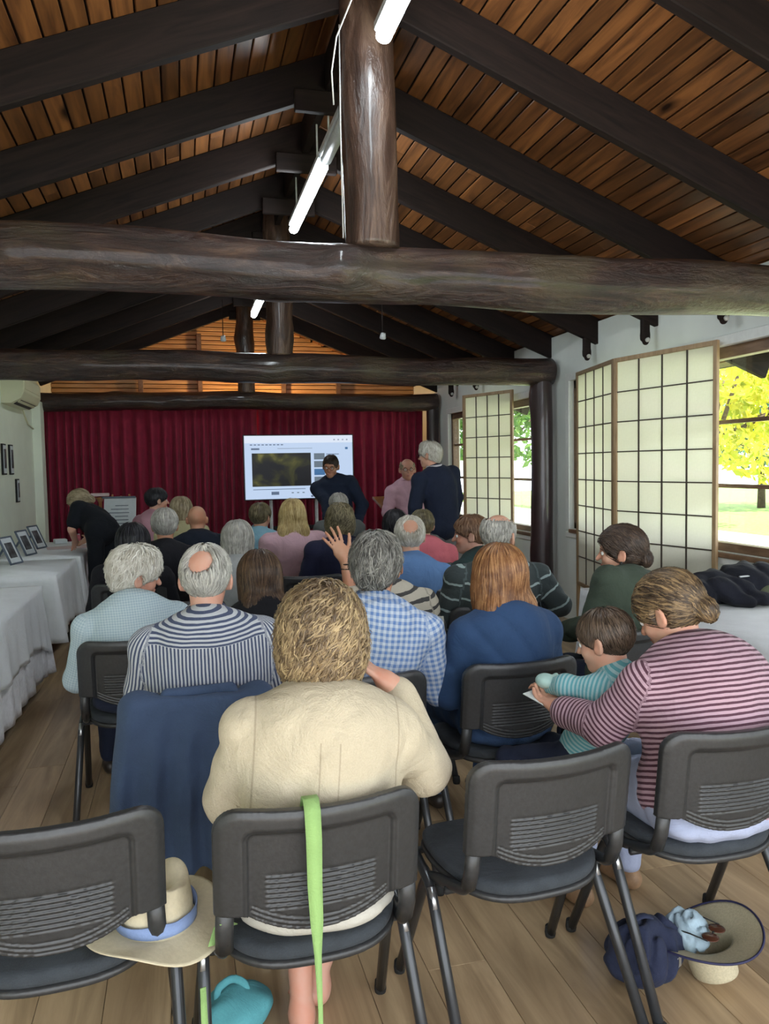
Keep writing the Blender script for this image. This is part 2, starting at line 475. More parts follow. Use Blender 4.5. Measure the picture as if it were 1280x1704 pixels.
# ridge board between the rafter heads and collar blocks
rb = MB().box((XR, (Y0+Y1)/2, 3.80), (.05, Y1-Y0, .20), ch=.004).build('ridge_board', M['rafter'], cr)
for k in range(-3, 9):
    y = 3.63+.915*k-.03
    if abs(y-3.6) < .3: continue
    MB().box((XR, y, 3.615), (.42, .045, .12), ch=.005).build('collar_block', M['rafter'], cr)

# ------------------------------------------------------------------ walls
def wall_boxes(name, mat, boxes):
    m = MB()
    for (x0, y0, z0, x1, y1, z1) in boxes: m.box(((x0+x1)/2, (y0+y1)/2, (z0+z1)/2), (x1-x0, y1-y0, z1-z0))
    o = m.build(name, mat); tag(o, kind='structure'); return o
WR0, WR1 = XW, XW+.16
W1 = (3.2, 6.9, .90, 2.33); W2 = (7.72, 10.45, .79, 2.25); W0 = (-.7, 2.3, .90, 2.33)  # W0 is an unseen window added out of view to let daylight in
bx = []
ys = [Y0]
for w in (W0, W1, W2): ys += [w[0], w[1]]
ys.append(Y1)
for i in range(0, len(ys), 2): bx.append((WR0, ys[i], 0, WR1, ys[i+1], 2.80))
for w in (W0, W1, W2):
    bx.append((WR0, w[0], 0, WR1, w[1], w[2])); bx.append((WR0, w[0], w[3], WR1, w[1], 2.80))
wall_boxes('wall_right', M['white_wall'], bx)
wall_boxes('wall_left', M['left_wall'], [(XL-.15, Y0, 0, XL, Y1, 2.86)])
wall_boxes('trim_1', M['left_wall'], [(XL, 10.55, 0, XL+.10, 10.80, 2.42)])
# back (gable) wall behind the curtain: plastered foot, boards above
wb = empty('wall_back', (0, 12.1, 0), kind='structure')
MB().box((.93, .12, 1.1), (5.6, .12, 2.2)).build('plaster', M['white_wall'], wb)
M['gable'] = wood('gable boards', (.30, .16, .06), (.55, .34, .16), (.6, 6, 6), 2, .5, 0, .1, .12)
for i in range(26):
    z = 2.25+i*.066; hw = (ZB+.02-z)/SL
    x0, x1 = max(XL, XR-hw), min(XW, XR+hw)
    if x1-x0 < .15: continue
    MB().box(((x0+x1)/2, .06, z), (x1-x0, .03, .056), ch=.005).build('board', M['gable'], wb)
MB().box((.93, .12, 3.05), (5.6, .03, 1.75)).build('backing', M['batten'], wb)
for x in (-.55, .3, 1.55, 2.4):
    MB().box((x, -.02, 2.9 if abs(x-XR) < 1.0 else 2.65), (.07, .06, 1.3 if abs(x-XR) < 1.0 else .8), ch=.005).build('stud', M['window_timber'], wb)

# ------------------------------------------------------------------ windows
def window(n, w, rails=(1.36, 1.81), mull=()):
    e = empty('window_%d' % n, (XW+.08, w[0], 0), kind='structure')
    L = w[1]-w[0]
    m = MB()
    for z, h in ((w[2]+.03, .06), (w[3]-.04, .08)): m.box((0, L/2, z), (.09, L, h), ch=.004)
    for y in (.03, L-.03): m.box((0, y, (w[2]+w[3])/2), (.09, .06, w[3]-w[2]), ch=.004)
    m.build('window_frame', M['window_timber'], e)
    MB().box((-.06, L/2, w[2]-.02), (.10, L-.01, .035), ch=.004).build('window_sill', M['window_timber'], e)
    for z in rails: MB().box((0, L/2, z), (.04, L-.12, .028), ch=.003).build('muntin', M['window_timber'], e)
    for f in mull: MB().box((0, L*f, (w[2]+w[3])/2), (.06, .055, w[3]-w[2]-.1), ch=.003).build('mullion', M['window_timber'], e)
    ed = [.06]+[L*f for f in mull]+[L-.06]; zs = [w[2]+.06]+list(rails)+[w[3]-.08]
    for i in range(len(ed)-1):
        for j in range(len(zs)-1):
            MB().box((0, (ed[i]+ed[i+1])/2, (zs[j]+zs[j+1])/2), (.005, ed[i+1]-ed[i]-.002, zs[j+1]-zs[j]-.002)).build('pane', M['glass'], e)
    t = MB()
    for z in (w[2]-.06, w[3]+.035): t.box((-.086, L/2, z), (.018, L+.16, .07 if z > 1 else .05), ch=.003)
    for y in (-.045, L+.045): t.box((-.086, y, (w[2]+w[3])/2), (.018, .07, w[3]-w[2]+.02), ch=.003)
    t.build('casing', M['white_trim'], e)
window(3, W0, mull=(.5,)); window(1, W1, mull=(.63,)); window(2, W2, mull=(.36, .64))

# ------------------------------------------------------------------ logs
def log_shape(name, L, r, mat, parent=None, axis='x', seed=0, knots=6, n=40, m=120, taper=.0, scallop=False, amp=1.0):
    rs = random.Random(seed); V = []; F = []
    ks = [(rs.uniform(.04, .96), rs.uniform(0, 2*PI), rs.uniform(.008, .022)) for _ in range(knots)]
    ph = [rs.uniform(0, 6.28) for _ in range(6)]
    for i in range(m+1):
        t = i/m; s = t*L
        cy = .018*math.sin(s*1.1+ph[0])+.008*math.sin(s*3.1+ph[1]); cz = .016*math.sin(s*1.3+ph[2])+.007*math.sin(s*4.3+ph[3])
        rr = r*(1-taper*t)*(1+.03*math.sin(s*2.1+ph[4])+.015*math.sin(s*7+ph[5]))
        for k in range(n):
            a = 2*PI*k/n
            q = rr*(1+.018*math.sin(3*a+s*.9+ph[1])+.012*math.sin(5*a-s*2.2+ph[2]))
            for (kt, ka, kh) in ks:
                da = (a-ka+PI) % (2*PI)-PI; d2 = ((t-kt)*L/.10)**2+(da*r/.09)**2
                if d2 < 8: q += kh*math.exp(-d2)-.5*kh*math.exp(-d2*9)
            y = cy*amp+q*math.cos(a); z = cz*amp+q*math.sin(a)
            V.append((s-L/2, y, z) if axis == 'x' else (y, z, s))
    for i in range(m):
        for k in range(n):
            k2 = (k+1) % n; F.append((i*n+k, (i+1)*n+k, (i+1)*n+k2, i*n+k2))
    b = len(V)
    for i0, s in ((0, 0), (m, L)):
        V.append((s-L/2, 0, 0) if axis == 'x' else (0, 0, s))
    for k in range(n):
        k2 = (k+1) % n; F.append((b, k, k2)); F.append((b+1, m*n+k2, m*n+k))
    me = mesh_from(name, V, F, mat, True); return obj(name, me, parent)
ties = [(3.63, 2.45, .135, 'nearest rough dark log tie beam spanning the hall below the first king post'),
        (7.22, 2.45, .132, 'middle dark log tie beam ending on the round post by the windows'),
        (10.86, 2.45, .118, 'farthest thin log tie beam along the top of the red curtain')]
for i, (y, z, r, lab) in enumerate(ties):
    o = log_shape('tie_beam', XW-XL-.1, r, M['log'], seed=11+i, knots=16 if i == 0 else 9, m=220 if i == 0 else 120)
    o.location = ((XL+XW)/2, y, z); tag(o, lab, 'beam')
kings = [(3.63, .124, 'nearest thick round king post hanging at the ridge above the first tie beam'),
         (7.22, .112, 'round king post standing on the middle log tie beam'),
         (10.86, .118, 'far round king post above the curtain tie beam')]
for i, (y, r, lab) in enumerate(kings):
    o = log_shape('king_post', 1.32, r, M['logz'], axis='z', seed=31+i, knots=7, m=60, amp=.4)
    o.location = (XR, y, 2.56); tag(o, lab, 'post')
posts = [(3.5, 7.22, .118, 2.44, 'dark round wall post under the right end of the middle tie beam'),
         (3.54, 10.86, .10, 2.44, 'dark round post at the right edge of the red curtain')]
M['post'] = plain('dark maroon post paint', (.028, .012, .014), .35, .2, 6, .1, coat=.3)
for i, (x, y, r, h, lab) in enumerate(posts):
    o = log_shape('wall_post', h, r, M['post'], axis='z', seed=51+i, knots=3, m=60, amp=.5, taper=.12); o.location = (x, y, 0); tag(o, lab, 'post')
# rafter feet on the right wall: curved brackets with pale bolt caps
M['bolt'] = plain('pale bolt cap', (.55, .55, .52), .4)
for k in range(-2, 9):
    y = 3.63+.915*k+.03
    if abs(y-7.22) < .3 or abs(y-10.9) < .3: continue
    w = empty('rafter_bracket', (XW-.10, y, 2.50), label='dark rounded bracket with pale bolt under a rafter foot on the right wall', cat='bracket', group='rafter brackets on the right wall')
    nets_v, nets_f = nets([b_((0, 0, .09), (.034, .024, .10), .01, k=.03), c_((.006, 0, -.022), (.006, 0, .03), .025, .030, k=.02)], .008)
    obj('bracket_body', mesh_from('bracket_body', nets_v, nets_f, M['rafter']), w)
    MB().lathe([(0, -.002), (.018, -.002), (.018, .012), (.012, .018), (0, .018)], (.004, -.027, -.010), 12, rotx3(PI/2)).build('bolt_cap', M['bolt'], w, smooth=True)

# ------------------------------------------------------------------ fluorescent lights
M['tube'] = emis('lit diffuser', (.86, .95, 1.0), 45.0)
M['fixture'] = plain('white fixture metal', (.55, .58, .60), .4)
M['cable'] = plain('white cable', (.6, .6, .58), .5)
def light(ya, yb, lab, lit=True):
    t = empty('fluorescent_light', (XR, (ya+yb)/2, 3.40), label=lab, cat='light')
    L = yb-ya
    MB().box((0, 0, .03), (.065, L+.06, .045), ch=.008).build('housing', M['fixture'], t)
    m = MB()
    n = 16
    for i, yy in ((0, -L/2), (1, L/2)):
        pass
    V = []; F = []
    ring = [(.034*math.cos(a), .030*math.sin(a)-.028) for a in [2*PI*k/n for k in range(n)]]
    ys_ = [-L/2, -L/2+.012, L/2-.012, L/2]; sc_ = [.75, 1, 1, .75]
    for yy, s in zip(ys_, sc_): V += [(x*s, yy, z*s-.0) for x, z in ring]
    for i in range(3):
        for k in range(n): k2 = (k+1) % n; F.append((i*n+k, (i+1)*n+k, (i+1)*n+k2, i*n+k2))
    F += [tuple(range(n)), tuple(range(4*n-1, 3*n-1, -1))]
    m.add(V, F); m.build('diffuser', M['tube'] if lit else M['fixture'], t, smooth=True)
    for yy in (-L*.35, L*.35): MB().tube([(0, yy, .05), (0, yy, .32)], .006, 6).build('hanger', M['fixture'], t)
light(1.98, 3.34, 'lit fluorescent batten nearest the viewer, cut by the top edge')
light(4.80, 6.12, 'lit fluorescent batten left of the first king post')
light(8.60, 9.60, 'smallest farthest lit fluorescent batten above the middle tie beam')
light(3.95, 4.72, 'unlit grey batten just behind the first king post', False)
tag(MB().tube([(XR-.10, 2.9, 3.47), (XR-.16, 3.1, 3.44), (XR-.20, 3.35, 3.36), (XR-.21, 3.42, 3.25), (XR-.20, 3.44, 3.12)], .0035, 8).build('cable', M['cable'], None, True), 'short white cable curling down beside the nearest light', 'cable')
tag(MB().tube([(XR-.135, 3.60, 3.55), (XR-.138, 3.60, 3.1), (XR-.136, 3.60, 2.60)], .0035, 6).build('cable', M['cable'], None, True), 'thin straight white cable down the left side of the nearest king post', 'cable')
for (x, y, z, lab) in ((.43, 7.9, 2.80, 'small dark spot lamp left of the far batten above the middle beam'), (1.80, 6.94, 2.70, 'small pale spot lamp right of the middle king post')):
    t = empty('spot_lamp', (x, y, z), label=lab, cat='lamp')
    MB().lathe([(0, .05), (.022, .045), (.03, 0), (.026, -.005), (0, -.003)], n=14, rot=rotx3(.5)).build('lamp_head', M['fixture'], t, True)
    MB().tube([(0, 0, .04), (0, .01, .40)], .005, 6).build('lamp_stem', M['rafter'], t)

# ------------------------------------------------------------------ stage curtain
M['curtain'] = cloth('dark red curtain', (.25, .014, .042), .8, 180, .15, .2, .10)
def curtain(x0, x1, seed, lab, dy=0.0):
    rs = random.Random(seed); nx = int((x1-x0)/.0125); nz = 24
    ph = [0]
    for i in range(nx): ph.append(ph[-1]+.0125*2*PI/(.118+.030*math.sin(i*.05+seed)+.03*math.sin(i*.013)))
    zt, zb = 2.40, .05
    V = []
    for i in range(nx+1):
        x = x0+(x1-x0)*i/nx
        for j in range(nz+1):
            t = j/nz; z = zt+(zb-zt)*t
            a = .024+.042*min(1, t*3)
            y = a*math.sin(ph[i]+.35*math.sin(t*2.2+i*.03))+.012*math.sin(ph[i]*.37+t)*t
            if z > 2.32: y *= .55
            V.append((x+.006*math.sin(ph[i]*.5+3*t)*t, 11.04+dy+y, z))
    F = [(i*(nz+1)+j, i*(nz+1)+j+1, (i+1)*(nz+1)+j+1, (i+1)*(nz+1)+j) for i in range(nx) for j in range(nz)]
    o = obj('curtain', mesh_from('curtain', V, F, M['curtain'])); solidify(o, .004); return tag(o, lab, 'curtain')
curtain(-1.76, 1.03, 3, 'left half of the pleated dark red stage curtain')
curtain(.96, 3.50, 8, 'right half of the pleated red stage curtain beside the windows', .15)
tag(MB().tube([(-1.76, 11.10, 2.45), (3.5, 11.10, 2.45)], .016, 10).build('curtain_rail', M['rafter'], None, True), 'dark rail carrying the red curtain under the far beam', 'rail')

# unseen warm lamp added behind the curtain to light the gable boards
t = empty('gable_fill_lamp', (1.1, 11.55, 0), label='unseen lamp added behind the red curtain to light the gable boards', cat='lamp')
MB().tube([(0, 0, .02), (0, 0, 1.7)], .015, 10).build('pole', M['rafter'], t)
MB().lathe([(.14, 0), (.14, .02), (.02, .03)], n=20).build('base', M['rafter'], t)
MB().lathe([(.05, 1.68), (.09, 1.86), (.085, 1.86), (.045, 1.69)], n=20).build('lamp_shade', M['rafter'], t, True)
ld = bpy.data.lights.new('gable_fill_bulb', 'POINT'); ld.energy = 130; ld.color = (1.0, .62, .26); ld.shadow_soft_size = .05
lo = bpy.data.objects.new('gable_fill_bulb', ld); COL.objects.link(lo); lo.parent = t; lo.location = (0, 0, 1.85)

# ------------------------------------------------------------------ shoji screens
def shoji(p0, hinge, p1, top, lab, rows=8, bot=.40):
    e = empty('folding_screen', (hinge[0], hinge[1], 0), label=lab, cat='screen')
    for a, b in ((hinge, p0), (hinge, p1)):
        d = np.array(b)-np.array(a); L = float(np.hypot(*d)); ang = math.atan2(d[1], d[0])
        H = top-bot; fw = .034
        m = MB()
        for x in (fw/2+.002, L-fw/2-.002): m.box((x, 0, bot+H/2), (fw, .03, H), ch=.003)
        for z in (bot+fw/2, top-fw/2): m.box((L/2, 0, z), (L-2*fw, .028, fw), ch=.003)
        p = m.build('screen_panel', M['shoji_timber'], e, rotation=None) if False else m.build('screen_panel', M['shoji_timber'], e)
        p.rotation_euler = (0, 0, ang)
        cw = (L-2*fw)/4; rh = (H-2*fw)/rows
        vm = MB().box((0, 0, 0), (.011, .016, H-2*fw)).build('muntin', M['muntin'], p); hm = MB().box((0, 0, 0), (L-2*fw, .014, .009)).build('muntin', M['muntin'], p)
        for k in range(1, 4):
            o = vm if k == 1 else vm.copy()
            if k > 1: COL.objects.link(o)
            o.location = (fw+cw*k, 0, bot+H/2)
        for k in range(1, rows):
            o = hm if k == 1 else hm.copy()
            if k > 1: COL.objects.link(o)
            o.location = (L/2, 0, bot+fw+rh*k)
        pp = None
        for i in range(4):
            for j in range(rows):
                if pp is None: pp = MB().box((0, 0, 0), (cw-.001, .0012, rh-.001)).build('paper_pane', M['paper'], p); o = pp
                else: o = pp.copy(); COL.objects.link(o)
                o.location = (fw+cw*(i+.5), 0, bot+fw+rh*(j+.5))
        # feet so that the screen stands on the floor
        for x in (fw/2+.002, L-fw/2-.002): MB().box((x, 0, bot/2), (fw, .03, bot), ch=.003).build('screen_leg', M['shoji_timber'], p)
    return e
shoji((3.56, 6.60), (3.39, 5.67), (3.60, 4.68), 2.37, 'large folding shoji screen with two paper panels in front of the near window')
shoji((3.575, 9.62), (3.27, 8.83), (3.57, 8.07), 2.36, 'farther shoji screen with paper panels left of the dark wall post')

# ------------------------------------------------------------------ outside
M['lawn'] = plain('lawn', (.16, .26, .05), .9, .25, 8)
M['path'] = plain('pale gravel path', (.62, .60, .55), .9, .08, 20)
tag(MB().box((24, 10, -.45), (40.2, 80, .1)).build('ground', M['lawn']), kind='structure')
tag(MB().box((11.5, 12, -.392), (5, 50, .03), ch=.01).build('path', M['path']), kind='structure')
M['deck'] = wood('porch boards', (.22, .16, .10), (.36, .28, .19), (1, 6, 6), 2)
tag(MB().box((4.75, 6, -.12), (1.85, 13, .2), ch=.01).build('porch', M['deck']), kind='structure')
M['bark'] = plain('bark', (.09, .06, .04), .9, .3, 12, .4)
def leafmat(name, a, b):
    t = NT(name); oi = t.attr('rnd', 'Fac')
    col = t.ramp(oi, [(0, a), (1, b)]); t.base(col).set(rough=.6)
    tr = t.node('ShaderNodeBsdfTranslucent'); t.link(col, tr.inputs[0]); mx = t.node('ShaderNodeMixShader'); mx.inputs[0].default_value = .45
    t.link(t.b.outputs[0], mx.inputs[1]); t.link(tr.outputs[0], mx.inputs[2]); t.link(mx.outputs[0], t.out.inputs[0]); return t.m
M['leaf_y'] = leafmat('yellow green leaves', (.30, .38, .03), (.62, .55, .06)); M['leaf_g'] = leafmat('green leaves', (.05, .14, .03), (.16, .28, .06))
M['leaf_b'] = leafmat('blue green leaves', (.04, .12, .08), (.10, .22, .15))
def foliage(name, blobs, n, size, mat, parent, seed):
    rs = np.random.RandomState(seed); V = []; per = n//len(blobs)
    for (c, r) in blobs:
        d = rs.normal(size=(per, 3)); d /= np.linalg.norm(d, axis=1)[:, None]; rad = rs.uniform(.55, 1, per)**.5
        P = np.array(c)+d*np.array(r)*rad[:, None]
        a = rs.normal(size=(per, 3)); a /= np.linalg.norm(a, axis=1)[:, None]; b = np.cross(a, rs.normal(size=(per, 3))); b /= np.linalg.norm(b, axis=1)[:, None]
        s = size*rs.uniform(.6, 1.3, per)[:, None]
        V.append(np.stack([P-a*s, P+b*s*.45, P+a*s, P-b*s*.45], 1))
    V = np.concatenate(V).reshape(-1, 3); F = np.arange(len(V)).reshape(-1, 4)
    rnd = np.repeat(rs.uniform(0, 1, len(F)), 4)
    o = obj(name, mesh_from(name, V, F, mat, False, {'rnd': ('FLOAT', rnd)}), parent); o['kind'] = 'stuff'; return o
def tree(x, y, h, sp, mat, lab, seed, n=5000, size=.10):
    t = empty('tree', (x, y, -.4), label=lab, cat='tree'); rs = random.Random(seed)
    m = MB(); tips = []
    m.tube([(0, 0, 0), (.05, .05, h*.3), (-.05, .1, h*.55)], [.16, .12, .09], 10)
    for k in range(7):
        a = k*2*PI/7+rs.random(); p = (math.cos(a)*sp*.6, math.sin(a)*sp*.6, h*(.6+.3*rs.random())); tips.append(p)
        m.tube([(0, .05, h*(.3+.03*k)), (p[0]*.5, p[1]*.5, h*.55), p], [.07, .045, .02], 7)
    m.build('trunk', M['bark'], t, True)
    bl = [((p[0], p[1], p[2]), (sp*.45, sp*.45, sp*.3)) for p in tips]+[((0, 0, h*.85), (sp*.6, sp*.6, sp*.4)), ((sp*.3, -sp*.6, h*.45), (sp*.5, sp*.5, sp*.25)), ((-sp*.5, -sp*.3, h*.5), (sp*.4, sp*.5, sp*.25))]
    foliage('foliage', bl, n, size, mat, t, seed)
tree(9.4, 12.7, 4.6, 2.5, M['leaf_y'], 'yellow green leaved tree outside the near window', 5, 7000, .10)
tree(14, 21, 5.5, 3.2, M['leaf_y'], 'yellow green tree seen through the narrow far window strip', 6, 5000, .14)
tree(22, 26, 5.0, 3.6, M['leaf_b'], 'dark blue green tree in the distance beyond the path', 7, 4000, .18)
tree(12.5, 30, 6, 3.6, M['leaf_g'], 'tall green tree far behind the windows', 9, 4000, .2)
for i, (x, y, r, lab) in enumerate(((16.5, 17.5, .8, 'low round bush beyond the pale path'), (18.5, 19.5, .9, 'second low bush farther along the lawn'), (15, 27, 1.0, 'far bush at the lawn edge'))):
    t = empty('bush', (x, y, -.4), label=lab, cat='bush')
    MB().tube([(0, 0, 0), (0, 0, .5)], .05, 7).build('stem', M['bark'], t)
    foliage('foliage', [((0, 0, .45), (r, r, .5)), ((.5*r, .3, .35), (r*.7, r*.7, .4))], 1800, .08, M['leaf_g'], t, 40+i)
# ------------------------------------------------------------------ meeting chairs
M['plastic'] = plain('black moulded plastic', (.026, .027, .029), .42, .12, 90, .12, coat=.05, coatr=.3)
M['seat_fab'] = cloth('charcoal seat fabric', (.044, .051, .060), .9, 320, .25, .35)
M['metal'] = plain('dark painted tube', (.050, .053, .058), .28, .1, 10, metal=.5)
M['rubber'] = plain('black rubber', (.012, .012, .012), .8)
M['chrome'] = plain('worn metal ferrule', (.45, .46, .48), .3, .1, 10, metal=.9)

def backrest_mesh():
    h = .0034
    xs = np.arange(-.252, .2521, h); ys_ = np.arange(-.115, .045, h); zs = np.arange(.485, .842, h)
    X, Y, Z = np.meshgrid(xs, ys_, zs, indexing='ij')
    curve = -.048*(1-(X/.235)**2)-(Z-.5)*.13
    S = Y-curve
    ax = np.abs(X)
    # outer outline
    zb = np.where(ax < .178, .520+.055*(ax/.178)**2.2, .572)
    top = .822-.006*(1-(X/.2)**2)
    r = .062
    qx = ax-(.235-r); qz = (Z-(top-r))
    d_out = np.hypot(np.maximum(qx, 0), np.maximum(qz, 0))+np.minimum(np.maximum(qx, qz), 0)-r
    d_bot = (zb-Z)*.9
    slot = np.maximum(.172-ax, -(ax-.172))*0
    d2 = np.maximum(d_out, d_bot)
    # recessed panel
    r2 = .02; qx = ax-(.164-r2); qz = Z-(.768-.004*(1-(X/.2)**2)-r2)
    d_in = np.hypot(np.maximum(qx, 0), np.maximum(qz, 0))+np.minimum(np.maximum(qx, qz), 0)-r2
    t = np.clip(.5-d_in/.012, 0, 1); t = t*t*(3-2*t)
    half = .0175*(1-t)+.0065*t; off = .006*t
    half = half-.006*np.exp(-((d_in-.005)/.004)**2)
    half = half*(1-.35*np.exp(-(np.minimum(-d_out, .03)/.010)**2)*1.0)
    # ribs
    rib = np.clip((.128-ax)/.01, 0, 1)*np.clip((Z-.575)/.006, 0, 1)*np.clip((.668-Z)/.006, 0, 1)
    half = half+rib*.0030*np.sin((Z-.572)*2*PI/.0118)
    lz = Z-zb
    half = half+.0022*np.sin(lz*2*PI/.012)*((lz < .034) & (lz > .004) & (ax < .155))
    f = np.maximum(d2, np.abs(S-off)-half)
    f[0] = f[-1] = 1; f[:, 0] = f[:, -1] = 1; f[:, :, 0] = f[:, :, -1] = 1
    return nets_grid(f.astype(np.float32), np.array([xs[0], ys_[0], zs[0]]), h)

def nets_grid(f, lo, h):
    n = np.array(f.shape); s = f < 0; cs = np.zeros(tuple(n-1), np.int8)
    offs = [(i, j, k) for i in (0, 1) for j in (0, 1) for k in (0, 1)]
    for i, j, k in offs: cs += s[i:n[0]-1+i, j:n[1]-1+j, k:n[2]-1+k]
    act = np.argwhere((cs > 0) & (cs < 8)); idx = np.full(tuple(n-1), -1, np.int64); idx[tuple(act.T)] = np.arange(len(act))
    cv = np.stack([f[act[:, 0]+i, act[:, 1]+j, act[:, 2]+k] for i, j, k in offs], 1); acc = np.zeros((len(act), 3)); cnt = np.zeros(len(act)); O = np.array(offs, float)
    for a in range(8):
        for b in range(a+1, 8):
            if np.abs(O[a]-O[b]).sum() == 1:
                fa, fb = cv[:, a], cv[:, b]; m = (fa < 0) != (fb < 0); t = np.where(m, fa/(fa-fb+1e-12), 0)
                acc += m[:, None]*(O[a]+t[:, None]*(O[b]-O[a])); cnt += m
    V = lo+h*(act+acc/cnt[:, None]); Q = []
    for axn in range(3):
        sl1 = [slice(None)]*3; sl2 = [slice(None)]*3; sl1[axn] = slice(0, -1); sl2[axn] = slice(1, None)
        A, B = s[tuple(sl1)], s[tuple(sl2)]; e = np.argwhere(A != B); sg = A[tuple(e.T)]; u, v = [(1, 2), (2, 0), (0, 1)][axn]
        def at(du, dv): w = e.copy(); w[:, u] -= du; w[:, v] -= dv; return idx[tuple(w.T)]
        q = np.stack([at(1, 1), at(0, 1), at(0, 0), at(1, 0)], 1); q[~sg] = q[~sg][:, ::-1]; Q.append(q)
    return V, np.concatenate(Q)

def seat_mesh(z0, z1, grow=0.0):
    """pad with a rounded rear edge; saddle top"""
    h = .007
    xs = np.arange(-.26, .261, h); ys_ = np.arange(-.27, .27, h); zs = np.arange(z0-.03, z1+.04, h*.5)
    X, Y, Z = np.meshgrid(xs, ys_, zs, indexing='ij')
    hw = .228+grow-.022*np.clip(-Y/.2, 0, 1)
    d = (np.abs(X/hw)**3.2+np.abs((Y)/(.222+grow))**3.2)**(1/3.2)-1
    d = d*.2
    sag = .012*(X/.22)**2-.020*np.clip((Y-.10)/.12, 0, 1)**2
    zc = (z0+z1)/2; hh = (z1-z0)/2
    e = np.abs(Z-zc-sag)-hh; r = hh*.9
    q1, q2 = d+r, e+r
    f = np.hypot(np.maximum(q1, 0), np.maximum(q2, 0))+np.minimum(np.maximum(q1, q2), 0)-r
    f[0] = f[-1] = 1; f[:, 0] = f[:, -1] = 1; f[:, :, 0] = f[:, :, -1] = 1
    # anisotropic grid: build in index space then scale
    V, Q = nets_grid(f.astype(np.float32), np.zeros(3), 1.0)
    V = V*np.array([h, h, h*.5])+np.array([xs[0], ys_[0], zs[0]])
    return V, Q

V_, F_ = backrest_mesh(); ME_BACK = mesh_from("backrest", V_+np.array([0, -.205, 0]), F_, M['plastic'])
V_, F_ = seat_mesh(.428, .466); ME_SEAT = mesh_from('seat', V_, F_, M['seat_fab'])
V_, F_ = seat_mesh(.412, .434, .004); ME_PAN = mesh_from('seat_pan', V_, F_, M['plastic'])
def rounded(pts, r, n=4):
    P = [np.array(p, float) for p in pts]; out = [P[0]]
    for i in range(1, len(P)-1):
        a, b, c = P[i-1], P[i], P[i+1]; ra = min(r, np.linalg.norm(a-b)*.45, np.linalg.norm(c-b)*.45)
        s, e = b+(a-b)/np.linalg.norm(a-b)*ra, b+(c-b)/np.linalg.norm(c-b)*ra
        for k in range(n+1): t = k/n; out.append((1-t)**2*s+2*t*(1-t)*b+t*t*e)
    out.append(P[-1]); return out
def make_chair():
    t = empty('chair')
    obj('backrest', ME_BACK, t); obj('seat', ME_SEAT, t); obj('seat_pan', ME_PAN, t)
    for s in (-1, 1):
        x = s*.243
        # front leg tube runs up and back into the backrest sleeve
        p = rounded([(s*.262, .215, .012), (s*.240, .03, .40), (s*.214, -.175, .452), (s*.212, -.208, .50), (s*.208, -.225, .60)], .05)
        l = MB().tube(p, .0150, 12, sx=1.0, up=(0, 1, .2)).build('leg', M['metal'], t, True)
        MB().lathe([(.0, 0), (.016, 0), (.018, .012), (.016, .035), (0, .036)], (s*.262, .217, 0), 12).build('rubber_foot', M['rubber'], l, True)
        p = rounded([(s*.262, -.285, .012), (s*.252, -.02, .405), (s*.246, .12, .425)], .05)
        l = MB().tube(p, .0150, 12, sx=1.0, up=(0, 1, .2)).build('leg', M['metal'], t, True)
        MB().lathe([(.0, 0), (.016, 0), (.018, .012), (.016, .035), (0, .036)], (s*.262, -.287, 0), 12).build('rubber_foot', M['rubber'], l, True)
        a = np.array([s*.258, -.145, .225]); 
        MB().tube([(s*.212, -.190, .47), (s*.213, -.212, .52), (s*.210, -.222, .59)], .021, 10, sx=.8).build('sleeve', M['plastic'], t, True)
        MB().tube([(s*.2525, -.028, .392), (s*.2545, -.060, .345)], .0165, 10, sx=.75).build('ferrule', M['chrome'], l, True)
    for y, z in ((.13, .418), (-.10, .418)): MB().tube([(-.24, y, z), (.24, y, z)], .011, 8).build('crossbar', M['metal'], t, True)
    return t
chair0 = make_chair(); chair_used = [False]
def chair(x, y, rz, lab, group=None, cat='chair'):
    if not chair_used[0]: o = chair0; chair_used[0] = True; o.location = (x, y, 0); o.rotation_euler = (0, 0, rz)
    else: o = dup(chair0, (x, y, 0), rz)
    o['label'] = lab; o['category'] = cat
    if group: o['group'] = group
    elif 'group' in o: del o['group']
    return o
GC = 'chairs set out in rows for the audience'
chair(-.312, 1.99, math.radians(3), 'empty black plastic chair at the bottom left corner with a sun hat on its seat', GC)
chair(.262, 1.93, math.radians(2), 'black plastic chair with a green strap over its back under the woman in beige', GC)
chair(.872, 2.03, math.radians(4), 'empty black plastic chair in the back row right of the green strap chair', GC)
chair(1.462, 2.06, math.radians(0), 'black plastic chair under the woman in pink and maroon stripes', GC)
chair(.03, 2.90, 0, 'black chair with a navy jacket hung over its back', GC)
chair(.60, 2.90, math.radians(-2), 'black chair under the man in the blue gingham shirt', GC)
chair(1.19, 2.91, math.radians(3), 'black chair under the woman with the auburn bob and denim shirt', GC)
chair(1.86, 3.25, math.radians(14), 'black chair under the woman in dark green', GC)
chair(-.23, 3.78, 0, 'black chair under the white haired man in the pale checked shirt', GC)
chair(.36, 3.79, 0, 'black chair under the woman with long brown hair', GC)
chair(.98, 3.80, 0, 'black chair under the person in the cream and black striped top', GC)
chair(1.55, 3.98, math.radians(-4), 'black chair under the balding man in the dark striped sweater', GC)
chair(-.02, 4.72, 0, 'black chair directly in front of the balding man in the striped shirt', GC)
chair(.55, 4.78, 0, 'empty black chair left of the raised hand', GC)
chair(1.25, 4.62, 0, 'black chair under the white haired man in the blue shirt', GC)
chair(1.80, 4.75, 0, 'black chair under the red haired person in profile', GC)
chair(-.36, 5.55, 0, 'black chair under the person with long black hair', GC)
chair(.30, 5.20, 0, 'black chair under the grey haired woman in pale grey', GC)
chair(.82, 5.45, 0, 'empty black chair between the grey haired woman and the raised hand', GC)
chair(1.72, 5.72, 0, 'black chair under the person in the coral pink shirt', GC)
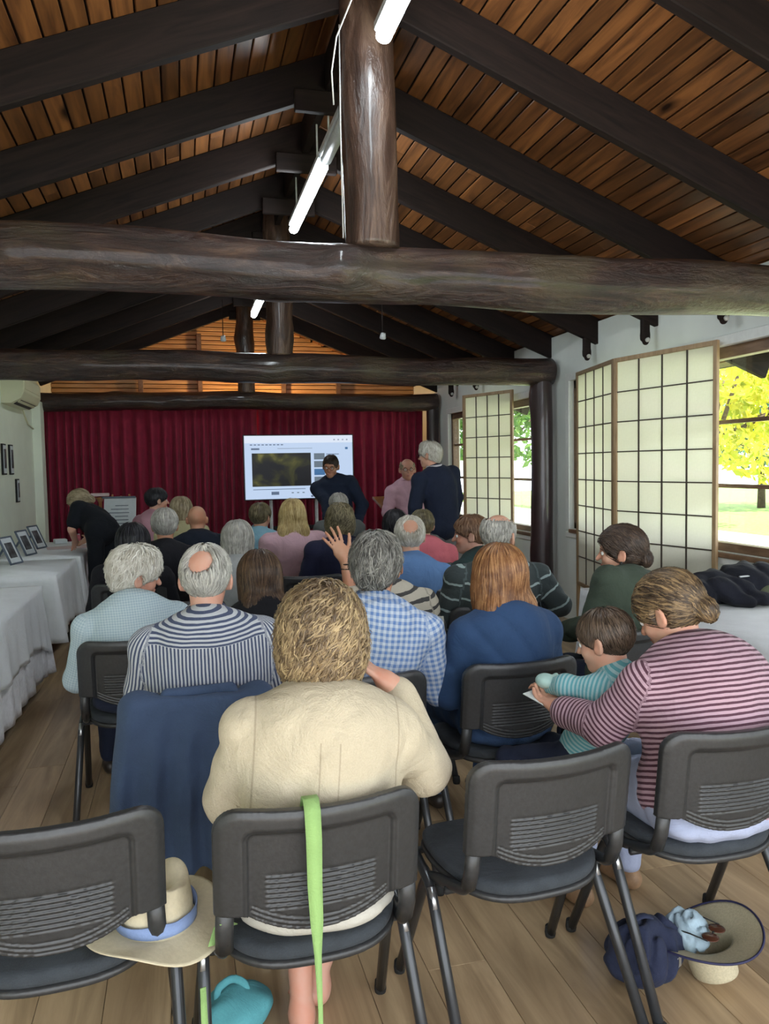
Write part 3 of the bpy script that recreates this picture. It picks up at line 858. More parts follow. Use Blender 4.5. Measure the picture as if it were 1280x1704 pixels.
chair(1.12, 5.95, 0, 'black chair under the woman with curly hair and navy top', GC)
chair(.12, 6.92, 0, 'black chair under the bald man in dark navy', GC)
chair(-.17, 6.22, 0, 'black chair under the grey haired person in black', GC)
chair(.82, 6.60, 0, 'black chair under the blonde woman in pink', GC)
chair(1.62, 6.55, 0, 'black chair under the black haired person', GC)
chair(.0, 7.68, 0, 'black chair under the person with ash blonde hair in pale yellow', GC)
chair(.66, 7.35, 0, 'black chair under the man in the light blue shirt', GC)
chair(1.45, 7.70, 0, 'black chair under the grey haired person before the presenter', GC)
chair(-.30, 8.30, math.radians(-60), 'black chair under the young man in pink facing right', GC)

# ------------------------------------------------------------------ tables with white cloths
M['cloth_w'] = cloth('white tablecloth', (.76, .79, .82), .85, 150, .04, .2, .1)
M['lace'] = cloth('white lace edge', (.80, .81, .86), .9, 60, .12, .6, .1)
M['tabletop'] = plain('dark table top', (.10, .08, .07), .5)
def table(name, cx, cy, lx, ly, lab, clab, drop=.34, seed=0, skirt=None, corner=.18, rz=0.0):
    t = empty('table', (cx, cy, 0), rz, label=lab, cat='table')
    MB().box((0, 0, .715), (lx-.02, ly-.02, .03), ch=.006).build('tabletop', M['tabletop'], t)
    for sx in (-1, 1):
        for sy in (-1, 1): MB().tube([(sx*(lx/2-.07), sy*(ly/2-.08), 0), (sx*(lx/2-.07), sy*(ly/2-.08), .70)], .016, 10).build('leg', M['metal'], t, True)
    def drape(nm, mat, z, dr, grow, sd, labx, crn):
        rs = random.Random(sd); per = []
        hx, hy = lx/2+grow, ly/2+grow; N = int((hx+hy)*4/.018); r = .03
        for i in range(N):
            s = i/N*(4*(hx+hy))
            if s < 2*hx: p, o = (-hx+s, -hy), (0, -1)
            elif s < 2*hx+2*hy: p, o = (hx, -hy+s-2*hx), (1, 0)
            elif s < 4*hx+2*hy: p, o = (hx-(s-2*hx-2*hy), hy), (0, 1)
            else: p, o = (-hx, hy-(s-4*hx-2*hy)), (-1, 0)
            dc = min(math.hypot(abs(p[0])-hx, abs(p[1])-hy), .6)
            w = math.exp(-(dc/.16)**2); ox = np.array(o, float)+w*.7*np.array([math.copysign(1, p[0]), math.copysign(1, p[1])]); ox /= np.linalg.norm(ox)
            per.append((p, ox, dc, s))
        V = []; nd = 12
        ph = [rs.uniform(0, 6) for _ in range(4)]
        rows_ = [(.0, 0), (.006, .004)]
        for (p, o, dc, s) in per:
            w = math.exp(-(dc/.16)**2); D = dr+crn*math.exp(-(dc/.22)**2)
            for j in range(nd+1):
                u = j/nd; f = math.sin(s*27+ph[0]+.8*math.sin(s*5+ph[1]))*.5+math.sin(s*13+ph[2])*.5
                out = .004+(.018*f+.02)*u**.8+w*.06*u*(.6+.4*math.sin(s*60+ph[3]))
                V.append((p[0]+o[0]*out, p[1]+o[1]*out, z-D*u-(.004 if j else 0)))
        b = len(V); nu = 14
        F = []
        n1 = nd+1
        for i in range(N):
            i2 = (i+1) % N
            for j in range(nd): F.append((i*n1+j, i*n1+j+1, i2*n1+j+1, i2*n1+j))
        F.append(tuple(i*n1 for i in range(N)))
        o = obj(nm, mesh_from(nm, V, F, mat)); o.location = (cx, cy, 0); o.rotation_euler = (0, 0, rz); solidify(o, .0015, 1)
        tag(o, labx, 'tablecloth'); return o
    if skirt: drape('tablecloth', M['lace'], .738, skirt, .004, seed+5, clab[1], .0)
    drape('tablecloth', M['cloth_w'], .745, drop, .010, seed, clab[0], corner)
    return t
table('a', -1.345, 4.45, .70, 2.85, 'long cloth covered table by the left wall, the one nearest the viewer', ('white cloth with a pointed lace corner on the nearest left table', 'longer sheer white under cloth hanging from the nearest left table'), .36, 3, .60, .12)
table('b', -1.335, 7.02, .70, 1.15, 'cloth covered table holding the photo frames by the left wall', ('white cloth on the second left table under the photo frames', ''), .46, 4, None, .06)
table('c', -1.325, 8.62, .72, 1.7, 'far left table at which the woman in black leans', ('pinkish white cloth on the far left table', ''), .42, 6, None, .05)
table('d', 2.84, 3.45, .80, 2.0, 'cloth covered table by the right wall windows', ('bluish white cloth on the table by the right windows', ''), .42, 9, None, .10)
M['blue_cloth'] = M['cloth_w']
# ------------------------------------------------------------------ framed photos standing on the left table
M['frame_g'] = plain('grey blue frame', (.10, .13, .17), .5)
M['mount'] = plain('pale mount card', (.62, .68, .70), .6, .03)
M['photo'] = plain('dark photo print', (.10, .11, .12), .4, .45, 14)
def pframe(x, y, z, w, h, rz, lean, lab, stand=True):
    t = empty('photo_frame', (x, y, z), rz, label=lab, cat='frame')
    R = rotx3(-lean); fw = .014
    m = MB()
    for cx_, cz_, dx, dz in ((-w/2+fw/2, h/2, fw, h), (w/2-fw/2, h/2, fw, h), (0, fw/2, w, fw), (0, h-fw/2, w, fw)):
        m.box(R@np.array([cx_, 0, cz_]), (dx, .016, dz), R, .002)
    m.build('frame_border', M['frame_g'], t)
    MB().box(R@np.array([0, .002, h/2]), (w-2*fw, .006, h-2*fw), R).build('mount', M['mount'], t)
    MB().box(R@np.array([0, -.002, h/2]), (w*.55, .003, h*.55), R).build('photo', M['photo'], t)
    if stand:
        top = R@np.array([0, .01, h*.75]); MB().tube([tuple(top), (0, top[1]+.11*h/.25, .006)], .009, 6, sx=1.8).build('easel_back', M['frame_g'], t)
    return t
for i, (x, y, lab) in enumerate(((-1.42, 7.36, 'nearest tilted photo frame standing on the left table'), (-1.43, 8.10, 'middle tilted photo frame, second from the left wall corner'), (-1.44, 8.75, 'farthest tilted photo frame beside the red curtain'))):
    pframe(x, y, .748, .20, .26, math.radians(72), math.radians(24), lab)
for i, (y, z, w, h, lab) in enumerate(((8.80, 1.68, .16, .32, 'tall narrow photo hanging on the left wall at the picture edge'), (9.15, 1.68, .16, .32, 'tall narrow black photo hanging second on the left wall'), (9.42, 1.34, .14, .26, 'small photo hanging lowest on the left wall'))):
    t = empty('wall_picture', (XL, y, z-h/2), math.radians(90), label=lab, cat='picture')
    MB().box((0, -.012, h/2), (w, .02, h), ch=.003).build('picture_frame', M['rubber'], t)
    MB().box((0, -.024, h/2), (w-.03, .003, h-.03)).build('mount', M['mount'], t)
    MB().box((0, -.027, h*.52), (w-.06, .003, h*.62)).build('photo', M['photo'], t)
# drink can on the far table
M['can'] = plain('pink can', (.55, .12, .16), .35, .2, 40)
t = empty('drink_can', (-1.12, 8.98, .748), label='pink drink can standing on the far left table', cat='can')
MB().lathe([(0, 0), (.024, 0), (.031, .008), (.032, .10), (.026, .115)], n=20).build('can_body', M['can'], t, True)
MB().lathe([(.026, .115), (.025, .118), (.0, .115)], n=20).build('can_lid', M['chrome'], t, True)
M['pinkpaper'] = plain('pinkish paper', (.62, .50, .50), .7, .03)
tag(MB().box((-1.18, 8.72, .750), (.42, .30, .004), rotz3(.2)).build('paper_sheet', M['pinkpaper']), 'pinkish paper sheet on the far left table under the woman', 'paper')
tag(MB().box((-1.33, 9.22, .775), (.13, .13, .05), rotz3(.3), .008).build('paper_stack', M['mount']), 'small white packet behind the drink can', 'packet')

# ------------------------------------------------------------------ air conditioner
M['acw'] = plain('cream air conditioner plastic', (.62, .62, .44), .45, .03, 3)
M['dark'] = plain('dark slot', (.05, .05, .045), .6)
t = empty('air_conditioner', (XL, 9.35, 2.26), math.radians(90), label='cream wall mounted air conditioner high on the left wall', cat='air conditioner')
prof = [(0, 0), (-.10, -.0), (-.19, .05), (-.225, .12), (-.225, .26), (-.20, .30), (0, .31)]
V = []; 
for x in (-.50, -.485, .485, .50):
    for (y, z) in prof:
        s = .97 if abs(x) > .49 else 1.0
        V.append((x, y*s, .155+(z-.155)*s))
n_ = len(prof); F = []
for i in range(3):
    for k in range(n_): k2 = (k+1) % n_; F.append((i*n_+k, (i+1)*n_+k, (i+1)*n_+k2, i*n_+k2))
F += [tuple(range(n_)), tuple(range(4*n_-1, 3*n_-1, -1))]
MB().add(V, F).build('casing', M['acw'], t)
MB().box((0, -.142, .022), (.86, .085, .008), rotx3(-.5)).build('air_slot', M['dark'], t)
MB().box((0, -.165, .032), (.88, .05, .007), rotx3(-.75), .002).build('louvre', M['acw'], t)
MB().box((0, -.2285, .20), (.90, .006, .10), ch=.002).build('front_panel', M['acw'], t)
tag(MB().tube([(XL+.012, 9.9, 2.28), (XL+.012, 10.2, 2.12), (XL+.012, 10.54, 2.08)], .010, 8).build('pipe', M['acw'], None, True), 'thin cream pipe on the left wall below the air conditioner', 'pipe')

# ------------------------------------------------------------------ big display screen
M['bezel'] = plain('black bezel', (.01, .012, .02), .3)
M['scr_w'] = emis('screen pale blue', (.60, .75, 1.0), .58)
M['scr_w2'] = emis('screen toolbar', (.78, .86, 1.0), .62)
M['scr_d'] = emis('screen grey blue print', (.20, .28, .45), .35)
M['scr_t'] = emis('screen thumbnails', (.25, .33, .42), .35)
M['scr_b'] = emis('screen blue bar', (.08, .25, .55), .4)
def video_mat():
    t = NT('dim video picture'); v = t.coords((1, 1, 1)); n = t.noise(v, 3.6, 4, .5, .8)
    col = t.ramp(n, [(.46, (.004, .004, .006)), (.58, (.03, .03, .008)), (.70, (.13, .12, .03)), (.8, (.3, .3, .15))])
    t.base((.01, .01, .01)); t.link(col, t.b.inputs['Emission Color']); t.b.inputs['Emission Strength'].default_value = 1.0; return t.m
M['video'] = video_mat()
SY = 10.2
t = empty('display_screen', (1.49, SY, 0), label='large display screen with a paused dark video standing before the red curtain', cat='screen')
W_, H_, ZC = 1.42, .82, 1.545
MB().box((0, .03, ZC), (W_+.03, .05, H_+.03), ch=.006).build('bezel', M['bezel'], t)
s = MB().box((0, .002, ZC), (W_, .004, H_)).build('screen_page', M['scr_w'], t)
def R_(x0, z0, x1, z1, mat, nm, d=.002):
    """rectangle on the page, fractions from the top left"""
    cx_, cz_ = -W_/2+W_*(x0+x1)/2, ZC+H_/2-H_*(z0+z1)/2
    return MB().box((cx_, -d, cz_), (W_*(x1-x0), .003, H_*(z1-z0))).build(nm, mat, s)
R_(0, 0, 1, .115, M['scr_w2'], 'toolbar')
R_(.065, .275, .605, .80, M['video'], 'video_picture')
for k in range(9): R_(.05+.035*k, .135+.0, .05+.035*k+.022, .150, M['scr_d'], 'toolbar_mark')
for k in range(4): R_(.82+.04*k, .06, .835+.04*k, .08, M['scr_d'], 'window_button')
R_(.06, .195, .135, .222, M['scr_d'], 'text_line'); R_(.93, .19, .955, .225, M['scr_b'], 'round_badge')
R_(.30, .20, .62, .206, M['scr_t'], 'text_line')
R_(.07, .842, .55, .852, M['scr_d'], 'progress_line')
R_(.235, .885, .305, .935, M['scr_d'], 'play_button')
for k in range(3): R_(.42+.05*k, .90, .44+.05*k, .915, M['scr_t'], 'text_line')
for k in range(6): R_(.60+.045*k, .955, .622+.045*k, .985, M['scr_b'] if k % 2 else M['scr_d'], 'dock_icon')
for k in range(5):
    z0 = .285+k*.125; R_(.635, z0, .735, z0+.10, M['scr_t'] if k != 2 else M['scr_b'], 'video_thumbnail', .002)
    for q in range(3): R_(.75, z0+.01+.03*q, .75+.12-.03*q, z0+.022+.03*q, M['scr_d'], 'text_line')
for x in (-.38, .22): MB().tube([(x, .06, .03), (x, .06, 1.25)], .022, 10).build('stand_pole', M['fixture'], t, True)
for x in (-.38, .22): MB().box((x, .05, .02), (.06, .5, .03), ch=.006).build('stand_foot', M['rubber'], t)
MB().box((-.08, .07, .75), (.6, .03, .05), ch=.004).build('stand_bar', M['rubber'], t)

# ------------------------------------------------------------------ lectern
M['lect'] = wood('orange brown lectern wood', (.20, .075, .02), (.38, .17, .06), (1, 6, 6), 2.5, .4, .2)
t = empty('lectern', (2.42, 8.55, 0), label='orange brown wooden lectern in front of the red curtain', cat='lectern')
MB().box((0, 0, 1.13), (.62, .42, .03), rotx3(.22), .004).build('reading_top', M['lect'], t)
MB().box((0, -.20, 1.10), (.60, .02, .20), ch=.003).build('front_board', M['lect'], t)
MB().box((0, .02, .55), (.12, .22, 1.08), ch=.004).build('column', M['lect'], t)
MB().box((0, .0, .02), (.50, .42, .04), ch=.004).build('base', M['lect'], t)
MB().box((0, -.235, 1.192), (.62, .016, .018), rotx3(.22), .002).build('lip', M['lect'], t)

# ------------------------------------------------------------------ leaning notice board and wooden stand by the curtain
t = empty('notice_board', (-.68, 9.0, 0), math.radians(-8), label='pale blue printed board leaning on an easel behind the woman in black', cat='board')
R = rotx3(-.25)
MB().box((0, 0, 1.00), (.34, .02, .50), R, .003).build('board_panel', M['mount'], t)
MB().box((0, -.013, 1.25), (.36, .014, .02), R, .003).build('board_rail', M['frame_g'], t)
for k in range(9): MB().box(R@np.array([-.02+.02*(k % 3), -.012, -.16+.04*k])+np.array([0, 0, 1.0]), (.24-.05*(k % 3), .003, .008), R).build('text_line', M['scr_print'] if 'scr_print' in M else M['frame_g'], t)
for x in (-.15, .15): MB().tube([(x, -.14, .02), (x*.6, .10, 1.28)], .012, 8).build('easel_leg', M['lect'], t, True)
MB().tube([(0, .34, .02), (0, .10, 1.26)], .012, 8).build('easel_leg', M['lect'], t, True)
t = empty('wooden_stand', (-.92, 9.45, 0), label='small reddish wooden stand with a pale top near the left curtain', cat='stand')
MB().lathe([(.11, 0), (.11, .02), (.025, .05), (.02, .5), (.035, .55), (.02, .6), (.018, 1.18), (.05, 1.24)], n=16).build('stand_post', M['lect'], t, True)
MB().box((0, 0, 1.27), (.20, .08, .035), ch=.006).build('stand_top', M['pinkpaper'], t)
for s_ in (-1, 1): MB().tube([(0, 0, 1.0), (s_*.07, 0, 1.08), (s_*.08, 0, 1.20)], .010, 8).build('stand_arm', M['lect'], t, True)

# ------------------------------------------------------------------ navy jacket hung on a chair back
M['navy_jkt'] = cloth('navy jacket cloth', (.050, .078, .145), .88, 260, .12, .25, .03)
def jacket_disp(P):
    a = np.clip((.80-P[..., 2])/.3, 0, 1)
    return -.017*a*np.sin(P[..., 0]*62+2*np.sin(P[..., 2]*4)+P[..., 1]*8)-.004*wob(P, 14, 2)
pr = [b_((.03, 2.625, .66), (.235, .046, .155), .045, k=.03),
      c_((-.17, 2.60, .78), (-.20, 2.59, .40), .055, .060, k=.04), c_((.22, 2.60, .78), (.25, 2.58, .42), .055, .055, k=.04),
      b_((.035, 2.560, .53), (.235, .032, .29), .03, k=.03), b_((.03, 2.575, .40), (.26, .03, .14), .028, k=.05),
      c_((-.20, 2.60, .42), (-.205, 2.60, .30), .05, .042, k=.03)]
V_, F_ = nets(pr, .007, jacket_disp)
jk = empty('jacket', (.03, 2.60, 0), label='navy blue jacket draped over the back of a chair behind the striped shirt man', cat='jacket')
o = obj('jacket_body', mesh_from('jacket_body', V_-np.array([.03, 2.60, 0]), F_, M['navy_jkt']), jk)
cv, cf = nets([c_((-.10, 0, .815), (.10, 0, .82), .022, .022, k=.01), c_((-.10, 0, .815), (-.15, -.035, .77), .018, .012, k=.01), c_((.10, 0, .82), (.15, -.035, .77), .018, .012, k=.01)], .006)
obj('collar', mesh_from('collar', cv, cf, M['navy_jkt']), jk)

# ------------------------------------------------------------------ green strap with bag, teal bag
M['strap'] = cloth('light green strap webbing', (.26, .42, .15), .8, 300, .08, .3)
M['teal'] = cloth('teal bag cloth', (.10, .34, .38), .8, 200, .15, .2)
def ribbon(pts, w, mat, name, parent=None, thick=.0022, widths=None, wd=(1, 0, 0)):
    P = np.array(pts, float); n = len(P); V = []; wv = np.array(wd, float)
    for i in range(n):
        ww = (widths[i] if widths else w)/2
        V += [P[i]-wv*ww, P[i]+wv*ww]
    F = [(2*i, 2*i+1, 2*i+3, 2*i+2) for i in range(n-1)]
    o = obj(name, mesh_from(name, V, F, mat), parent); solidify(o, thick, 0); return o
t = empty('tote_strap', (.245, 1.64, 0), label='light green webbing strap hanging over the back of the centre chair', cat='strap')
yb = -.003
ribbon([(0, .06, .60), (0, .055, .72), (0, .040, .800), (0, .018, .832), (0, -.008, .835), (0, -.028, .815), (0, -.040, .76), (0, -.037, .66), (.002, -.038, .58), (.004, -.030, .50), (.002, -.06, .40), (.0, -.07, .28), (-.004, -.06, .15), (-.01, -.03, .03), (-.01, .05, .012)], .032, M['strap'], 'strap_band', t,
       widths=[.034, .034, .035, .035, .035, .035, .034, .032, .028, .016, .010, .010, .014, .02, .02])
ribbon([(-.185, .06, .55), (-.17, .10, .52), (-.195, .14, .50), (-.21, .10, .48)], .045, M['strap'], 'strap_end', t, wd=(.6, .6, -.3))
ribbon([(-.238, .02, .44), (-.236, .0, .30), (-.232, .03, .15), (-.225, .10, .03), (-.20, .16, .012)], .03, M['strap'], 'strap_tail', t, wd=(1, .3, 0), widths=[.012, .016, .026, .034, .034])
V_, F_ = nets([e_((0, 0, .045), (.085, .08, .052), k=.03), e_((.03, .03, .04), (.08, .07, .04), k=.03)], .008, lambda P: .008*wob(P, 22, 3))
tb = empty('cloth_bag', (.09, 2.13, 0), label='teal cloth bag slumped on the floor under the centre chair', cat='bag')
obj('bag_body', mesh_from('bag_body', V_, F_, M['teal']), tb)
MB().tube(rounded([(-.04, 0, .07), (-.045, .02, .10), (.0, .04, .115), (.04, .02, .10), (.035, 0, .06)], .04), .006, 8, sx=1.8).build('bag_handle', M['teal'], tb, True)

# ------------------------------------------------------------------ hats
M['straw'] = plain('pale straw weave', (.50, .44, .30), .8, .07, 160, .3)
M['straw_w'] = plain('cream hat cloth', (.58, .51, .36), .85, .04, 90, .25)
M['band'] = cloth('blue hat band', (.22, .30, .52), .8, 200, .1, .2)
M['navyrim'] = plain('navy hat edging', (.02, .02, .07), .6)
def hat_surface(crown_r, crown_h, brim_r, fn, z0=0.0, n=56):
    """profile rows from crown centre to the brim edge, warped by fn(x,y,z,t)"""
    rows_ = []
    for t in np.linspace(0, 1, 9): rows_.append((crown_r*.86*math.sin(t*PI/2)*1.0, crown_h-(.012*(1-t)**0)*0-crown_h*.10*(1-math.cos(t*PI/2)), 0))
    for t in np.linspace(.1, 1, 8): rows_.append((crown_r*(.86+.14*t), crown_h*.9*(1-t)+.0, 0))
    for t in np.linspace(.08, 1, 10): rows_.append((crown_r+(brim_r-crown_r)*t, .004*t, t))
    V = []; F = []; 
    for (r, z, t) in rows_:
        for k in range(n):
            a = 2*PI*k/n; V.append(fn(r*math.cos(a), r*math.sin(a)*1.12, z, t, a))
    for i in range(len(rows_)-1):
        for k in range(n): k2 = (k+1) % n; F.append((i*n+k, (i+1)*n+k, (i+1)*n+k2, i*n+k2))
    return V, F, len(rows_)
# hat lying crown up on the empty chair seat
def f1(x, y, z, t, a):
    z2 = z
    if t == 0 and z > .03:
        dent = .045*math.exp(-((x-.01)/.022)**2)*math.exp(-((y)/.07)**2); z2 = z-dent+.012*math.sin(a*3)*min(1, z/.08)
        x = x*(1+.07*math.sin(a*2+1)); 
    z2 += .022*t*math.sin(2*a+.4)-.012*t+.004*math.sin(5*a)*t
    return (x, y, z2+.016)
t = empty('sun_hat', (-.095, 1.885, .468), math.radians(20), label='crumpled cream sun hat with a blue band on the bottom left chair seat', cat='hat')
V, F, nr = hat_surface(.088, .105, .165, f1)
o = obj('hat_crown_and_brim', mesh_from('hat', V, F, M['straw_w']), t); solidify(o, .003)
bv = []; n = 56
for zz in (.0, .014, .034):
    for k in range(n): a = 2*PI*k/n; bv.append(f1((.091-.0*zz)*math.cos(a), .091*math.sin(a)*1.12, zz if zz > 0 else .004, .0, a))
bf = [(i*n+k, i*n+(k+1) % n, (i+1)*n+(k+1) % n, (i+1)*n+k) for i in range(2) for k in range(n)]
solidify(obj('hat_band', mesh_from('hat_band', bv, bf, M['band']), t), .003, 1)
# second hat tilted against it, behind
def f1b(x, y, z, t, a): return (x, y, z+.02*t*math.sin(2*a+2)+.01)
# straw hat upside down on the floor at the right
def f2(x, y, z, t, a): return (x, y, -z+.020*t*math.cos(2*a)+.03*t)
t = empty('straw_hat', (1.475, 1.955, .108), 0, label='wide pale straw hat with navy edging lying upside down on the floor', cat='hat')
t.rotation_euler = (math.radians(-14), math.radians(-10), math.radians(12))
V, F, nr = hat_surface(.070, .098, .158, f2)
o = obj('hat_crown_and_brim', mesh_from('hat', V, F, M['straw']), t); solidify(o, .003)
rim = [f2(.158*math.cos(2*PI*k/56), .158*math.sin(2*PI*k/56)*1.12, .004, 1, 2*PI*k/56) for k in range(57)]
MB().tube(rim, .0035, 6, cap=False).build('hat_edging', M['navyrim'], t, True)
t['label'] = 'wide pale straw hat with navy edging lying upside down on the floor'
M['paleblue'] = cloth('pale blue scarf cloth', (.42, .55, .64), .85, 160, .15, .3)
V_, F_ = nets([e_((0, 0, 0), (.060, .055, .035), k=.02), e_((.03, .03, .02), (.045, .04, .03), k=.02), c_((-.03, .05, .01), (.02, .07, .03), .02, .015, k=.02)], .006, lambda P: .007*folds(P, 34, 4))
o = obj('scarf', mesh_from('scarf', V_, F_, M['paleblue'])); o.location = (1.44, 1.99, .108); tag(o, 'crumpled pale blue scarf lying in the upturned straw hat', 'scarf')
M['lens'] = plain('brown lens', (.10, .035, .02), .15, .1, 5)
t = empty('sunglasses', (1.490, 1.94, .140), math.radians(35), label='brown lensed sunglasses lying on the scarf in the straw hat', cat='sunglasses')
for s in (-1, 1):
    g = MB().lathe([(0, .002), (.022, .001), (.025, 0), (.022, -.002), (0, -.001)], (s*.028, 0, 0), 18).build('lens', M['lens'], t, True)
MB().tube([(-.006, 0, 0), (0, .003, .002), (.006, 0, 0)], .002, 6).build('bridge', M['rubber'], t, True)
for s in (-1, 1): MB().tube([(s*.053, 0, 0), (s*.055, .05, .004), (s*.045, .10, -.004)], .002, 6).build('temple', M['rubber'], t, True)
M['navybag'] = cloth('navy bag cloth', (.022, .028, .060), .8, 200, .2, .3)
V_, F_ = nets([e_((0, 0, .085), (.115, .085, .085), k=.04), e_((-.03, -.02, .13), (.07, .06, .06), k=.03), e_((.05, .02, .10), (.07, .07, .07), k=.03)], .007, lambda P: .010*folds(P, 20, 6))
t = empty('hand_bag', (1.285, 1.99, 0), label='slouchy navy cloth bag on the floor left of the straw hat', cat='bag')
obj('bag_body', mesh_from('bag_body', V_, F_, M['navybag']), t)
MB().tube(rounded([(-.07, 0, .14), (-.06, -.01, .19), (.01, .0, .205), (.06, .0, .15)], .06), .006, 8, sx=2).build('bag_handle', M['navybag'], t, True)
MB().box((.07, -.075, .09), (.02, .004, .03), rotz3(.4), .001).build('zip_pull', M['chrome'], t)
# ------------------------------------------------------------------ dark coat and bag on the right table
M['blackc'] = cloth('black coat cloth', (.010, .011, .018), .85, 160, .3, .3)
M['olive'] = cloth('olive lining', (.10, .115, .07), .85, 160, .2, .3)
t = empty('coat', (2.95, 3.75, .748), math.radians(12), label='black coat heaped on the cloth covered table by the right windows', cat='coat')
V_, F_ = nets([e_((0, 0, .09), (.30, .16, .09), k=.05), e_((.18, -.02, .13), (.17, .14, .08), k=.05), c_((-.15, .0, .06), (-.36, -.06, .035), .06, .03, k=.05), e_((.05, -.14, .04), (.18, .10, .04), k=.04)], .009, lambda P: .012*folds(P, 7, 2)+.004*wob(P, 24, 1))
obj('coat_body', mesh_from('coat_body', V_, F_, M['blackc']), t)
V_, F_ = nets([e_((.20, -.17, .06), (.13, .06, .05), k=.03), e_((.09, -.19, .035), (.10, .05, .03), k=.03)], .008, lambda P: .006*folds(P, 14, 3))
obj('olive_lining', mesh_from('olive_lining', V_, F_, M['olive']), t)
MB().box((.02, -.115, .155), (.12, .012, .008), rotx3(.5), .002).build('zip', M['chrome'], t)
# ------------------------------------------------------------------ people
def skin(name, c, red=.25):
    if name in MATC: return MATC[name]
    t = NT(name); v = t.coords(); n = t.noise(v, 11, 4); n2 = t.noise(v, 60, 3)
    r = (min(1, c[0]*1.03), c[1]*(1-red*.75), c[2]*(1-red))
    t.base(t.mix(.2, t.ramp(n, [(.38, c), (.66, r)]), t.ramp(n2, [(.3, r), (.7, c)]))).set(rough=.48, sss=0.0, spec=.4)
    t.bump(n2, .12, .002); MATC[name] = t.m; return t.m
SK = {'fair': skin('fair skin', (.60, .36, .26)), 'pink': skin('ruddy skin', (.55, .32, .24), .30), 'tan': skin('tan skin', (.50, .27, .17)), 'olive': skin('light brown skin', (.42, .25, .17))}
def hairmat(name, a, b, c, rough=.42):
    if name in MATC: return MATC[name]
    t = NT(name); r = t.attr('rnd', 'Fac'); n = t.noise(t.coords(), 26, 4)
    f = t.math('MULTIPLY_ADD', n, .7, t.math('MULTIPLY', r, .6)); f = t.math('SUBTRACT', f, .15)
    t.base(t.ramp(f, [(.15, a), (.5, b), (.85, c)])).set(rough=rough, spec=.35)
    t.bump(t.noise(t.coords(), 190, 2), .3, .002); MATC[name] = t.m; return t.m
HM = {
 'white': hairmat('white hair', (.30, .27, .21), (.52, .49, .42), (.74, .72, .66)),
 'greyw': hairmat('grey hair', (.16, .15, .13), (.34, .33, .30), (.58, .56, .50)),
 'grey': hairmat('dark grey hair', (.035, .032, .030), (.11, .105, .095), (.30, .29, .26)),
 'brown': hairmat('long brown hair', (.020, .011, .007), (.060, .034, .020), (.15, .090, .050)),
 'black': hairmat('black hair', (.006, .006, .008), (.014, .014, .018), (.04, .04, .05)),
 'dbrown': hairmat('dark brown hair', (.014, .009, .007), (.040, .025, .018), (.10, .065, .045)),
 'boyb': hairmat('boy brown hair', (.022, .014, .009), (.065, .043, .028), (.14, .095, .065)),
 'auburn': hairmat('auburn highlighted hair', (.060, .022, .010), (.20, .085, .032), (.42, .22, .095)),
 'curlyb': hairmat('ash blonde curly hair', (.050, .032, .018), (.15, .100, .055), (.42, .31, .165)),
 'blonde': hairmat('blonde hair', (.16, .105, .04), (.42, .30, .12), (.66, .54, .28)),
 'ash': hairmat('ash blonde hair', (.11, .085, .05), (.28, .22, .13), (.48, .41, .28)),
 'streak': hairmat('brown hair with blond streaks', (.022, .014, .009), (.060, .038, .022), (.30, .20, .10)),
 'ginger': hairmat('light reddish brown hair', (.06, .03, .018), (.17, .09, .05), (.30, .18, .11)),
 'curlyd': hairmat('brown curly hair', (.035, .028, .014), (.12, .10, .055), (.26, .22, .13)),
}
def pat(name, c1, c2, kind, pitch, duty=.5, yoke=None, rough=.85, c3=None):
    """woven pattern that follows the cloth (point attribute: across, along, limb)"""
    if name in MATC: return MATC[name]
    t = NT(name); sp = t.node('ShaderNodeSeparateXYZ'); t.link(t.attr('pat'), sp.inputs[0])
    wn_ = t.noise(t.coords(), 7, 3)
    def wave(o, pch, du=duty):
        s = t.math('MULTIPLY_ADD', t.math('SUBTRACT', wn_, .5), pitch*.8, o)
        f = t.math('FRACT', t.math('MULTIPLY', s, 1.0/pch)); return t.math('LESS_THAN', f, du)
    u, v, w = sp.outputs
    if kind == 'v': m = wave(u, pitch)
    elif kind == 'h': m = wave(v, pitch)
    elif kind == 'check':
        a, b = wave(u, pitch), wave(v, pitch); m = t.math('MULTIPLY', t.math('ADD', a, b), .5)
    elif kind == 'yoke':
        g = t.math('GREATER_THAN', v, yoke); tor = t.math('LESS_THAN', w, .5); g = t.math('MULTIPLY', g, tor)
        a, b = wave(u, pitch), wave(v, pitch); m = t.math('ADD', t.math('MULTIPLY', a, t.math('SUBTRACT', 1.0, g)), t.math('MULTIPLY', b, g))
    n = t.noise(t.coords(), 240, 2)
    col = t.mix(m, c1, c2)
    col = t.mix(t.math('MULTIPLY', n, .18), col, tuple(x*.6 for x in c1))
    wr = t.noise(t.coords(), 8, 5, .6, 1.5)
    t.base(col).set(rough=rough, sheen=.02); t.bump(t.math('MULTIPLY_ADD', n, .07, wr), .5, .020); MATC[name] = t.m; return t.m

def basis(f, up=(0, 0, 1)):
    f = _norm(f); r = _norm(np.cross(f, up)); u = np.cross(r, f); return np.stack([r, f, u], 1)   # columns: right, forward, up
def dirv(yaw): return np.array([-math.sin(yaw), math.cos(yaw), 0.0])

